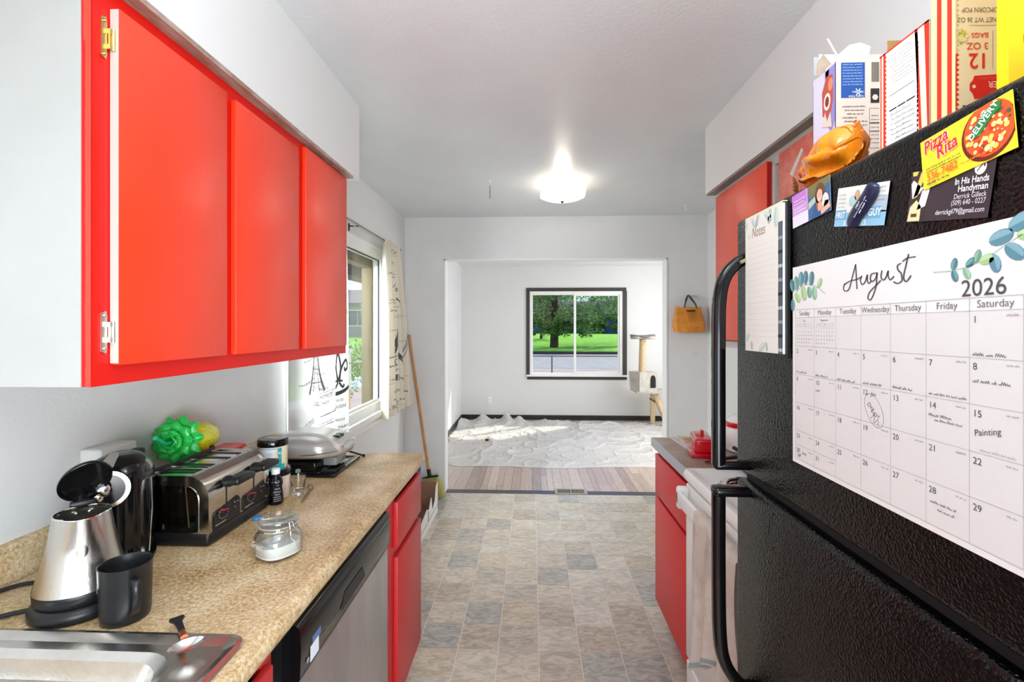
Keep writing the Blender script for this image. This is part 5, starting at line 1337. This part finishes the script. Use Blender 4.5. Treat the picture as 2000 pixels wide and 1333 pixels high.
# ------------------------------------------------------------------ right counter things
bd = thing('butter_dish', 'shiny red butter dish with lid on the right counter', 'butter dish', (.745, 2.13, .9145), rz=radians(-12))
rg = mat('red_ceramic', 'cf0f1c', .12, coat=.5)
M().rbox(-.055, -.115, 0, .055, .115, .012, .005, 3).rbox(-.06, -.12, .010, .06, .12, .016, .003, 2).obj('dish', rg, bd)
M().rbox(-.040, -.095, .014, .040, .095, .075, .014, 4).obj('lid', rg, bd)
M().rbox(-.008, -.010, .073, .008, .010, .098, .005, 2).obj('knob', rg, bd)
kn = thing('knife', 'silver butter knife lying in front of the red butter dish', 'knife', (.78, 1.995, .9145), rz=radians(28))
M().prism([(-.10, -.004), (-.085, -.011), (-.04, -.012), (.0, -.007), (.0, .006), (-.09, .008)], (.001, .0035), lambda u, v, w: (u, v, w + .004)).obj('blade', mat('blade_grey', '9a9c9c', .25, 1), kn, 30)
M().rbox(-.002, -.008, .001, .10, .008, .013, .004, 2).obj('handle', blackm, kn)
for i, (lb_, lx, ly, lz, w_, l_, rz_, cc, c2) in enumerate((('glossy magazine at the bottom of the stack behind the butter dish', .79, 2.29, .9142, .20, .24, .06, 'c9c2cf', '8f8aa0'), ('folded magazine with tan cover on top of the magazine stack', .80, 2.30, .9185, .18, .22, -.08, 'd9c7a8', 'b8916a'), ('pale map-like brochure lying right of the tan magazine', .90, 2.33, .9232, .14, .13, .1, 'dfe3dc', '9fb5b0'))):
    t = thing('magazine', lb_, 'magazine', (lx, ly, lz), rz=rz_)
    M().box(-w_ / 2, -l_ / 2, 0, w_ / 2, l_ / 2, .0038).obj('pages', mat('page_' + cc, 'ece9e4', .5), t, None)
    s = Sheet(lambda u, v, h: (u, v, .0039 + h)); s.rect(-w_ / 2, -l_ / 2, w_ / 2, l_ / 2, cc).lay(); s.rect(-w_ * .4, -l_ * .35, w_ * .1, l_ * .3, c2).lay()
    for k in range(5): s.words(w_ * .14, l_ * .3 - k * .02, w_ * .3, .006, '55504c', pr)
    s.obj('cover_print', t)
cn_ = thing('canister', 'white ceramic canister with red band and pink knob behind the fridge handle', 'canister', (.93, 2.16, .9145))
M().lathe([(.058, 0), (.064, .005), (.066, .06), (.062, .125), (.058, .13)], seg=32).obj('jar', mat('white_ceramic', 'f1efec', .15), cn_)
M().lathe([(.0665, .108), (.067, .112), (.067, .124), (.0665, .128)], seg=32).obj('band', rg, cn_)
M().lathe([(.062, .130), (.058, .142), (.035, .158), (.012, .166), (.001, .167)], seg=32).obj('lid', MATS['white_ceramic'], cn_)
M().cyl((0, 0, .16), (0, 0, .19), .006, seg=10).sphere((0, 0, .200), .014, 12, 8).obj('knob', mat('pink_knob', 'd66a86', .3), cn_)
pnn = thing('frying_pan', 'black frying pan with its handle toward the counter on the stove', 'pan', (.86, 1.80, .9250))
M().lathe([(.001, .0), (.075, 0), (.092, .030), (.094, .031), (.078, .004), (.001, .004)], seg=36).obj('pan', blackm, pnn)
M().tube([(.0, .085, .026), (-.02, .14, .036), (-.03, .20, .042)], .008, 8).obj('handle', blackm, pnn)

# ------------------------------------------------------------------ boxes on top of the fridge
FT = 1.691
def face_box(name, label, x0, y0, x1, y1, z1, mside, rz=0, cat='box'):
    cx, cy = (x0 + x1) / 2, (y0 + y1) / 2
    t = thing(name, label, cat, (cx, cy, FT), rz)
    return t, (x1 - x0) / 2, (y1 - y0) / 2, z1 - FT
# A swiss roll box standing on end, top torn open
t, hx, hy, hz = face_box('snack_box', 'white and lilac swiss roll box standing upside down with torn open flaps', .552, .893, .648, .962, 1.957, None)
M().use(mat('carton_lilac', 'd3cee0', .5)).box(-hx, -hy, 0, -hx + .001, hy, hz - .012).use(mat('carton_peach', 'e9d6c8', .5)).box(-hx, -hy, 0, hx, -hy + .001, hz).box(-hx, hy - .001, 0, hx, hy, hz - .02).box(hx - .001, -hy, 0, hx, hy, hz).box(-hx, -hy, 0, hx, hy, .001).obj('carton', None, t, None)
M().use(mat('carton_inside', 'b4b9bf', .6)).prism([(-hx, 0), (hx, 0), (hx + .004, .048), (.02, .050), (-hx + .003, .052)], (0, .0008), lambda u, v, w: (u, hy - .002 - w + v * .10, hz - .002 + v * .75 + .0)).obj('rear_flap', None, t, None)
M().use('efeeec').prism([(-hx + .012, .012), (hx + .008, .012), (hx + .006, .052), (.03, .050), (.012, .056), (-.01, .054), (-hx + .012, .056)], (0, .0008), lambda u, v, w: (u, hy - .004 - w + v * .10, hz - .002 + v * .78)).obj('torn_label', None, t, None, label='torn white label on the flap')
M().use('dcdad6').prism([(-.01, 0), (.02, -.002), (.045, .004), (.05, .026), (.03, .034), (.01, .030), (-.006, .016)], (0, .006), lambda u, v, w: (u, hy - .012 - w, hz + .018 + v)).obj('torn_paper', None, t, None, label='ragged torn white paper')
M().use('e6d7c6').prism([(-hy, 0), (hy * .6, 0), (hy * .2, .022), (-hy * .5, .028)], (0, .0008), lambda u, v, w: (-hx - .002 - v * .2, u * .9 + .004, hz - .012 + v)).prism([(0, 0), (.004, 0), (-.012, .030), (-.016, .030)], (0, .001), lambda u, v, w: (-hx + u, -hy - w, hz + v)).obj('side_flap', None, t, None)
s = Sheet(lambda u, v, h: (-hx + u, -hy - h - .0003, v)); s.lay()
s.rect(.010, hz - .078, .052, hz - .014, '1f55a5').lay()
s.text('Great Value', .050, hz - .074, .0065, 'f2f4f8', rot=pi, sx=.85).text('Guaranteed', .050, hz - .066, .005, 'f2f4f8', rot=pi, sx=.85)
for k in range(8): s.line((.040, hz - .068), (.040 + .0075 * cos(k * pi / 3), hz - .068 + .0075 * sin(k * pi / 3)), .0018, 'f2f4f8') if k < 6 else None
for k in range(8): s.words(.013, hz - .055 + .0052 * k, .035, .002, 'a9c0e0', pr)
for k in range(7): s.rect(.064 + k * .0022, hz - .050, .0652 + k * .0022, hz - .014, '2b2522')
s.rect(.062, hz - .088, .078, hz - .062, '2b2522').lay().circ(.070, hz - .078, .0055, 'e9d6c8', 6)
for k in range(20): s.words(.012 + .004 * (k % 3), hz - .095 - .0068 * k, .040 - .005 * (k % 4), .0024, '6b5d55', pr)
s.frame(.060, hz - .17, .094, hz - .098, .0006, '6b5d55'); s.rect(.060, hz - .125, .094, hz - .1235, '2b2522').rect(.060, hz - .14, .094, hz - .139, '2b2522')
for k in range(8): s.words(.063, hz - .112 - .007 * k, .026, .0018, '8b7d74', pr)
s.obj('panel_print', t)
s = Sheet(lambda u, v, h: (-hx - h - .0003, hy - u, v)); s.lay()
s.poly([(.040, .250), (.069, .252), (.069, .15), (.058, .128), (.044, .15)], '8f86c8').poly([(.035, .25), (.052, .254), (.04, .17)], 'd8b6d8').lay()
s.poly([(.030, .215), (.044, .240), (.062, .236), (.064, .19), (.056, .165), (.046, .160), (.032, .17)], 'b5523f').lay().circ(.046, .192, .010, 'eadfd6', 16, .016).circ(.056, .22, .007, 'd98b6f', 14, .012).lay().circ(.046, .192, .006, '7b3426', 14, .010).poly([(.030, .150), (.040, .175), (.046, .155), (.056, .170), (.060, .140)], 'e9c9b8')
s.circ(.042, .075, .024, 'f6f4fa', 24, .052).lay().text('SWISS ROLLS', .052, .030, .012, 'b7b2c4', rot=pi / 2, sx=.9).text('Creme Filled', .034, .035, .010, 'c2bed0', rot=pi / 2)
s.circ(.012, .060, .010, '6a9cc8', 18, .020).lay().text('Great', .014, .046, .008, 'f2f4f8', rot=pi / 2)
s.obj('front_print', t)
# E chips bag
cb_ = thing('snack_bag', 'orange cellophane snack bag slumped in front of the lilac box', 'bag', (.534, .874, FT + .03))
def chip(a, b):
    th = a * 2 * pi; ph = b * pi
    p = Vector((.040 * sin(ph) * cos(th), .072 * -cos(ph), .040 * sin(ph) * sin(th)))
    p.x += .006 * sin(7 * th + 3 * b * 5); p.z = p.z + .040 + .006 * sin(5 * th + 9 * b)
    p.z *= (1.45 - 1.0 * b)
    n_ = MN.noise(p * 40) * .010
    return (p.x + n_, p.y, max(.0, p.z + n_))
orm = mat('orange_film', 'f7920a', .12, bump=(36, 1.0), var=(16, 'e8700a', .45, .62), coat=.8)
M().grid(48, 32, chip).obj('bag', orm, cb_, 180)
M().grid(14, 3, lambda a, b: (-.030 + .014 * b + .004 * sin(a * 30), .066 + .014 * b * (1), .0 + .030 * a * (1 - .3 * b))).obj('crimp', mat('gold_film', 'e8a21a', .15), cb_, 180)
s = Sheet(lambda u, v, h: (-.046 - h, .052 - u, v)); s.lay(); s.poly([(.0, .030), (.040, .066), (.046, .060), (.012, .024)], mat('silver_print', 'cfc9bd', .2, .6)); s.obj('label_print', cb_)
# B popcorn box, white panel facing the room
red_, crm = 'dc2a16', 'f3e4c4'
t, hx, hy, hz = face_box('popcorn_box', 'open popcorn box with white nutrition panel and red stripes', .524, .652, .60, .742, 1.868, None)
M().use(mat('carton_white', 'e2e0dd', .5)).box(-hx, -hy, 0, -hx + .001, hy, hz).box(-hx, hy - .001, 0, hx, hy, hz).use(mat('carton_brown', 'b98f5a', .7)).box(-hx + .001, -hy, .001, hx, -hy + .001, hz).box(hx - .001, -hy, 0, hx, hy, hz).obj('carton', None, t, None)
M().use(mat('carton_brown', 'b98f5a', .7)).prism([(-hx, 0), (hx, 0), (hx, .028), (.01, .028), (.01, .020), (-hx, .020)], (0, .001), lambda u, v, w: (u + .01, hy - .001 - w, hz + v * 1.2)).obj('flap', None, t, None)
s = Sheet(lambda u, v, h: (-hx - h - .0003, hy - u, v)); s.lay()
s.rect(0, 0, .090, hz, crm).lay().rect(.002, 0, .0045, hz, red_).rect(.008, 0, .012, hz, red_).rect(.0, hz - .0025, .09, hz, red_).rect(.014, 0, .072, hz - .004, 'e4e3e1')
s.poly([(.066, hz), (.071, hz), (.080, 0), (.0755, 0)], red_).poly([(.082, hz), (.09, hz), (.090, 0), (.0885, 0)], red_)
for k in range(26): s.poly([(.014, .002 + .0066 * k), (.011, .005 + .0066 * k), (.014, .008 + .0066 * k)], red_)
for k in range(24): s.poly([(.070, .002 + .0066 * k), (.0735, .005 + .0066 * k), (.070, .008 + .0066 * k)], red_)
s.lay().rect(.020, .108, .066, .1088, '3a3a3a').rect(.020, .0855, .034, .0875, '202020').rect(.036, .0855, .050, .0875, '202020').rect(.052, .0855, .067, .0875, '202020')
for k in range(16): s.words(.022 + .004 * (k % 3), .165 - .0052 * k if k < 9 else .078 - .0072 * (k - 9), .038, .0013, '77777a', pr)
for k in range(11):
    for q in (.022, .033, .044): s.words(q, .080 - .0074 * k, .005, .0016, '9a9a9c', pr)
    s.line((.054, .078 - .0074 * k), (.067, .078 - .0074 * k), .0003, '9a9a9a')
s.obj('panel_print', t)
# C tall popcorn box facing the camera
t, hx, hy, hz = face_box('popcorn_box', 'tall upside-down popcorn box reading 12 bags beside the yellow box', .511, .600, .65, .634, 2.03, None, rz=radians(1))
M().use(mat('carton_cream', 'f1ddb0', .45)).box(-hx, -hy, 0, hx, hy, hz).obj('carton', None, t, None)
s = Sheet(lambda u, v, h: (-hx + u, -hy - h - .0002, v)); s.lay()
sd = Sheet(lambda u, v, h: (-hx - h - .0002, hy - u, v)); sd.lay(); sd.rect(0, 0, 2 * hy, hz, 'f6dc98').lay(); sd.rect(.009, 0, .0155, hz, red_).rect(.0235, 0, .030, hz, red_); sd.obj('side_print', t)
s.rect(0, 0, 2 * hx, hz, 'eedfb8').lay()
for k in range(30): s.poly([(-.0001 + .001, .0 + .006 * k), (.0045, .003 + .006 * k), (.001, .006 + .006 * k)], red_ if k < 17 else 'c7b88a')
s.rect(.0, .0, .001, .10, red_)
O = -.044
s.lay().text('12', .083 + O, .1005, .026, red_, rot=pi, bold=.03, sx=.9, align='l').text('3 OZ', .083 + O, .1135, .0115, 'e0572a', rot=pi, bold=.03).text('BAGS', .083 + O, .1255, .0085, 'e0572a', rot=pi, bold=.03)
s.rect(.060 + O, .134, .098 + O, .1345, '8a8366').rect(.0875 + O, .082, .088 + O, .128, '8a8366')
for k in range(3): s.words(.092 + O, .10 + .008 * k, .022, .003, '8f8a70', pr)
s.text('POPCORN POP', .098 + O, .156, .0085, '6d6750', rot=pi, sx=.8).text('NET WT 36 OZ', .092 + O, .144, .0085, '6d6750', rot=pi, sx=.8).text('see side', .064 + O, .178, .004, 'e0572a', rot=pi)
s.poly([(u + O, v) for u, v in [(.066, .0455), (.125, .0475), (.125, .077), (.066, .0735), (.064, .068), (.0605, .064), (.0605, .056), (.064, .052)]], 'dd1a12').lay().circ(.0655 + O, .0605, .0022, 'f3dcae', 12)
s.text('BUTTER', .118 + O, .0665, .0105, 'f6cdbb', rot=pi, bold=.04, sx=.95).text('POPCORN', .096 + O, .0720, .005, 'f0583a', rot=pi, bold=.03)
s.rect(.022 + O + .03, .030, .045 + O + .03, .038, '2a2520')
rc_ = random.Random(6)
for k in range(26):
    a, q = rc_.uniform(0, 2 * pi), .009 * sqrt(rc_.random()); s.h += .00001; s.circ(.004 + abs(q * cos(a)) * 1.0, .122 + q * sin(a), rc_.uniform(.0015, .003), rc_.choice(('ccc44e', 'ddd68a', 'b8b03c', 'e6e0a8')), 9)
for k in range(26):
    a, q = rc_.uniform(0, 2 * pi), .009 * sqrt(rc_.random()); sd.h += .00001
s.obj('panel_print', t)
# D yellow box
t, hx, hy, hz = face_box('yellow_box', 'bright yellow snack carton at the right edge of the fridge top', .4865, .512, .62, .524, 2.02, None, rz=radians(3))
M().use(mat('carton_yellow', 'efc507', .4)).box(-hx, -hy, 0, hx, hy, hz).obj('carton', None, t, None)
s = Sheet(lambda u, v, h: (-hx + u, -hy - h - .0002, v)); s.lay(); 
for u, v, a in ((.008, .135, .5), (.026, .123, 1.2), (.030, .100, .8), (.05, .14, .9), (.045, .12, .3)): s.line((u, v), (u + .007 * cos(a), v + .007 * sin(a)), .0018, 'f0dfa0')
s.text('Jum', .048, .070, .022, 'b98a10', rot=pi, bold=.05).text('Jum', .0475, .0705, .021, 'fff2b0', rot=pi, bold=.02)
s.obj('panel_print', t)
# ------------------------------------------------------------------ outside, seen through the windows
def ground(fn, nu, nv): return M().grid(nu, nv, fn)
grass = mat('lawn_green', '6ea82a', .9, var=(3, '8cc63c', .35, .65), bump=(60, 1))
o = struct(ground(lambda a, b: (-6 + 50 * a, 38.6 + 40 * b, -.42 + .95 * min(1, b * 40 / 13) + .012 * 40 * b), 8, 20), 'ground_far_lawn', grass)
o = struct(M().box(-6, 24.5, -.8, 44, 37.4, -.6), 'ground_street', mat('asphalt', '97928c', .85, var=(2, 'a5a09a', .4, .6)))
struct(M().box(-6, 7.8, -.8, 44, 24.5, -.61), 'ground_dirt_yard', mat('pale_dirt', 'b7a198', .95, var=(1, 'a8938a', .4, .6)))
struct(M().box(-6, 37.4, -.8, 44, 37.6, -.45).box(-6, 37.6, -.8, 44, 38.75, -.42), 'ground_curb', mat('dark_curb', '3f3833', .9))
struct(M().box(9.5, 40, -.3, 10.4, 41, -.28).grid(1, 12, lambda a, b: (9.2 + .9 * a + 3.2 * (1 - b), 38.8 + 18 * b, -.40 + .95 * min(1, (b * 18) / 13) + .01)), 'path_sidewalk', mat('concrete_path', 'cfc4b4', .9))
struct(M().box(-6, 41.5, -.24, 44, 41.62, -.17), 'ground_border', MATS['dark_curb'])
# chain link fence across the street side
fc = thing('chain_link_fence', 'low chain-link fence with top rail beyond the far room window', 'fence', (3, 18, -.61))
M().cyl((-6, 0, 1.01), (10, 0, 1.01), .022, seg=8).obj('top_rail', mat('galvanised_brown', '7d6f68', .6, .3), fc)
for px_ in (-5.2, -2.25, .70, 3.6): M().cyl((px_, 0, 0), (px_, 0, 1.02), .028, seg=8).obj('post', MATS['galvanised_brown'], fc)
mm = M()
for k in range(-110, 150):
    x = k * .075
    for sg_ in (1, -1):
        x0 = x; x1 = x + sg_ * 1.0
        mm.add([(x0 - .002, 0, 0), (x0 + .002, 0, 0), (x1 + .002, 0, 1.0), (x1 - .002, 0, 1.0)], [(0, 1, 2, 3)])
mm.obj('mesh_wire', mat('wire_grey', '8f8e90', .5, .5), fc, None, kind='stuff')
# houses across the street
def house(label, x0, y0, x1, y1, zb, zt, ridge, wallc, roofc, wins, name='house'):
    t = thing(name, label, 'house', ((x0 + x1) / 2, (y0 + y1) / 2, zb)); L = Vector(t.location)
    loc(M().box(x0, y0, zb, x1, y1, zt).obj('walls', mat('siding_' + wallc, wallc, .8, bump=(8, 1, 'noise', (.05, .05, 6))), t, None), t)
    ym = (y0 + y1) / 2; e = .5
    loc(M().add([(x0 - e, y0 - e, zt - .1), (x1 + e, y0 - e, zt - .1), (x1 + e, y1 + e, zt - .1), (x0 - e, y1 + e, zt - .1), (x0 - e, ym, ridge), (x1 + e, ym, ridge)], [(0, 1, 5, 4), (2, 3, 4, 5), (0, 4, 3), (1, 2, 5), (0, 3, 2, 1)]).obj('roof', mat('roof_' + roofc, roofc, .9, bump=(20, 1)), t, None), t)
    for a, b, c, d in wins:
        w_ = loc(M().box(a, y0 - .06, c, b, y0 - .005, d).obj('window', whitep, t, None), t)
        loc(M().box(a + .08, y0 - .08, c + .08, (a + b) / 2 - .03, y0 - .055, d - .08).box((a + b) / 2 + .03, y0 - .08, c + .08, b - .08, y0 - .055, d - .08).obj('pane', mat('house_glass', '2b3a48', .1), w_, None), t)
    return t
house('dark blue house beyond the lawn, seen under the pine branches', -4, 60, 8, 68, .6, 3.2, 5, '3d5568', '5a5552', [(-2, 0, 1.4, 2.6), (4, 6, 1.4, 2.6)])
house('navy house at the right across the street behind the lawn', 9.0, 58, 20, 66, .6, 3.2, 5, '2c3f66', '4a4644', [(11, 13, 1.4, 2.6)])
nh = house('neighbouring low house with grey roof and green-grey siding seen through the kitchen window', -26, 40, -10.5, 50, .6, 3.65, 5.1, '7c8676', '7b706c', [(-15.7, -13.9, 1.6, 3.0), (-12.9, -11.8, 1.5, 3.0)])
# trees
leafm = random_mat('pine_needles', ['2f5a20', '3f7528', '4d8a2e', '386326'], .7, 1.2, ('2a4a1a', '9ac04e'), (1, 1, 1), .5, 0)
leafm2 = mat('brown_green_needles', '6f7f3a', .8, var=(2.5, '9a7350', .42, .6))
leafm3 = mat('bright_leaves', '9db94a', .8, var=(2.5, '5f8f2c', .4, .6))
barkm = mat('bark', '4a372c', .95, bump=(20, 1))
def foliage(clumps, n, size, seed, m, par):
    q = random.Random(seed); vs = []; fs = []
    for c, rad in clumps:
        c = Vector(c)
        for k in range(n):
            d_ = Vector((q.gauss(0, 1), q.gauss(0, 1), q.gauss(0, 1))).normalized() * (q.random() ** .4)
            p = c + Vector((d_.x * rad[0], d_.y * rad[1], d_.z * rad[2]))
            a = Vector((q.gauss(0, 1), q.gauss(0, 1), q.gauss(0, .6) - .5)).normalized() * size * q.uniform(.6, 1.5); b = a.orthogonal().normalized() * size * .25
            i = len(vs); vs += [p - a - b * .3, p + b, p + a, p - b]; fs.append((i, i + 1, i + 2, i + 3))
    mm = M(); mm.v = [tuple(v - Vector(par.location)) for v in vs]; mm.f = fs; mm.mi = [0] * len(fs)
    return mm.obj('foliage', m, par, None, kind='stuff')
def tree(label, x, y, zb, H_, r0, clumps, n, size, seed, m=leafm, br_=()):
    t = thing('pine_tree', label, 'tree', (x, y, zb))
    M().tube([(0, 0, 0), (.1, 0, H_ * .3), (-.1, .1, H_ * .65), (0, 0, H_)], [r0, r0 * .8, r0 * .5, r0 * .15], 10).obj('trunk', barkm, t)
    for a_, b_, rr_ in br_: loc(M().tube(bez([a_, ((Vector(a_) + Vector(b_)) / 2 + Vector((0, 0, -.15))), b_], 4), [rr_ * (1 - k / 10) for k in range(9)], 6).obj('branch', barkm, t), t)
    foliage(clumps, n, size, seed, m, t)
    return t
rt = random.Random(31)
SCL = 1.74
def far(c): return (c[0] * SCL, c[1] * SCL, 1.46 + (c[2] - 1.46) * SCL)
cl1 = [((rt.uniform(-.9, 2.8), rt.uniform(22.5, 25), rt.uniform(1.9, 4.6)), (.55, .8, .34)) for k in range(60)]
cl1 += [((-.1 + .35 * k, 23, 1.55 + .25 * sin(k * 2.1)), (.28, .4, .35)) for k in range(9)]
cl1 += [((rt.uniform(-.4, 2.9), 23, rt.uniform(1.15, 1.9)), (rt.uniform(.1, .3), .3, rt.uniform(.08, .22))) for k in range(34)]
tree('big dark pine with hanging branches filling the left pane of the far window', 1.9, 41.2, -.35, 11, .38, [(far(c), (r[0] * SCL, r[1] * SCL, r[2] * SCL)) for c, r in cl1], 150, .14, 1, br_=[(far(a), far(b), r * SCL) for a, b, r in (((1.1, 23.5, 2.2), (-.6, 23, 1.4), .03), ((1.1, 23.5, 2.6), (2.6, 22.8, 1.5), .03), ((1.15, 23.5, 1.9), (1.9, 23, 1.15), .02))])
cl2 = [((rt.uniform(2.6, 6.2), rt.uniform(24, 27), rt.uniform(2.1, 4.8)), (.7, .8, .42)) for k in range(54)] + [((rt.uniform(2.6, 5.2), 24.5, rt.uniform(1.25, 2.1)), (rt.uniform(.1, .35), .3, rt.uniform(.08, .22))) for k in range(30)]
tree('second dark green pine filling the right pane of the far window', 11.3, 45, -.1, 11, .4, [(far(c), (r[0] * SCL, r[1] * SCL, r[2] * SCL)) for c, r in cl2], 150, .15, 2, br_=[(far(a), far(b), r * SCL) for a, b, r in (((6.4, 26, 3.2), (3.8, 24.6, 1.35), .035), ((6.4, 26, 2.6), (4.3, 24.8, 1.9), .03), ((5.2, 25, 2.9), (4.2, 24.6, 1.5), .03))])
cl3 = [((rt.uniform(-6, 16), rt.uniform(70, 74), rt.uniform(3, 9)), (2.2, 1.5, 1.6)) for k in range(34)]
tree('bright sunlit leafy tree far behind the dark pines', 3, 71, .6, 7, .3, cl3, 200, .34, 3, leafm3)
cl4 = [((rt.uniform(-1.6, 3.8), rt.uniform(47, 49), rt.uniform(1.6, 5.4)), (.8, .6, .5)) for k in range(22)]
tree('thin reddish-brown needled conifer beside the big pine', .9, 48, .1, 8, .14, cl4, 240, .14, 5, leafm2)
# yard at the left, seen through the kitchen window
struct(M().grid(12, 20, lambda a, b: (-30 + 24 * a, 6 + 36 * b, -.45 + 1.12 * min(1, max(0, b * 36 - 4) / 28))), 'ground_side_lawn', grass)
struct(M().grid(1, 12, lambda a, b: (-8.3 - 4.2 * b + .5 * a, 13 + 15 * b, -.44 + 1.12 * min(1, max(0, 7 + 15 * b - 4) / 28) + .05)), 'path_yard_walk', MATS['concrete_path'])
struct(M().box(-3.9, 2.2, -.5, XL - .15, 8.4, -.02), 'ground_porch_slab', mat('porch_slab', '8f8574', .9, var=(4, '7a6f58', .4, .6)))
hd = thing('hedge', 'leafy green hedge along the yard below the neighbouring house', 'hedge', (-4.2, 9.6, -.4))
foliage([((-5.3 + .25 * k * .9, 9.8 + .1 * (k % 3), .35 + .25 * (k % 2) + .2 * (k % 3)), (.35, .4, .42)) for k in range(14)], 300, .055, 9, mat('hedge_leaves', '4f7a2e', .8, var=(4, '86ab4a', .4, .62)), hd)
gx = thing('porch_post', 'brown wooden porch post with wide beam outside the kitchen window', 'porch', (-2.35, 6.0, -.02))
pm_ = MATS['olive_brown_wood']
LP = lambda x, y, z: (x + 2.35, y - 6.0, z + .02)
M().box(*LP(-2.38, 6.90, -.02), *LP(-2.10, 7.10, 2.62)).obj('post', pm_, gx, None)
M().box(*LP(-2.9, 3.0, 2.22), *LP(-2.6, 9.0, 2.55)).obj('beam', pm_, gx, None)
M().box(*LP(-3.2, 2.0, 2.56), *LP(XL - .16, 9.2, 2.66)).obj('roof_deck', pm_, gx, None)
rl = thing('porch_railing', 'thin pale metal rail crossing the yard view low in the kitchen window', 'railing', (-2.7, 7, -.02))
M().cyl((-.4, -2.5, .92), (.35, 1.2, 1.0), .010, seg=8).obj('rail', mat('rail_grey', 'b9bdb4', .4, .4), rl)
for k in (0, 1): M().cyl((.33 - .6 * k, 1.1 - 3 * k, 0), (.33 - .6 * k, 1.1 - 3 * k, .96), .010, seg=8).obj('baluster', MATS['rail_grey'], rl)
bc = thing('concrete_block', 'pale grey masonry block with tan foot at the porch edge', 'block', (-3.25, 8.0, -.02))
M().box(-.16, -.2, .42, .10, .2, 1.06).box(-.18, -.22, 1.06, .12, .22, 1.12).obj('block', mat('pale_block', 'b4b9b0', .8, bump=(10, 1)), bc, None)
M().box(-.15, -.19, 0, .09, .19, .42).obj('foot', mat('tan_block', 'b08d5c', .8), bc, None)
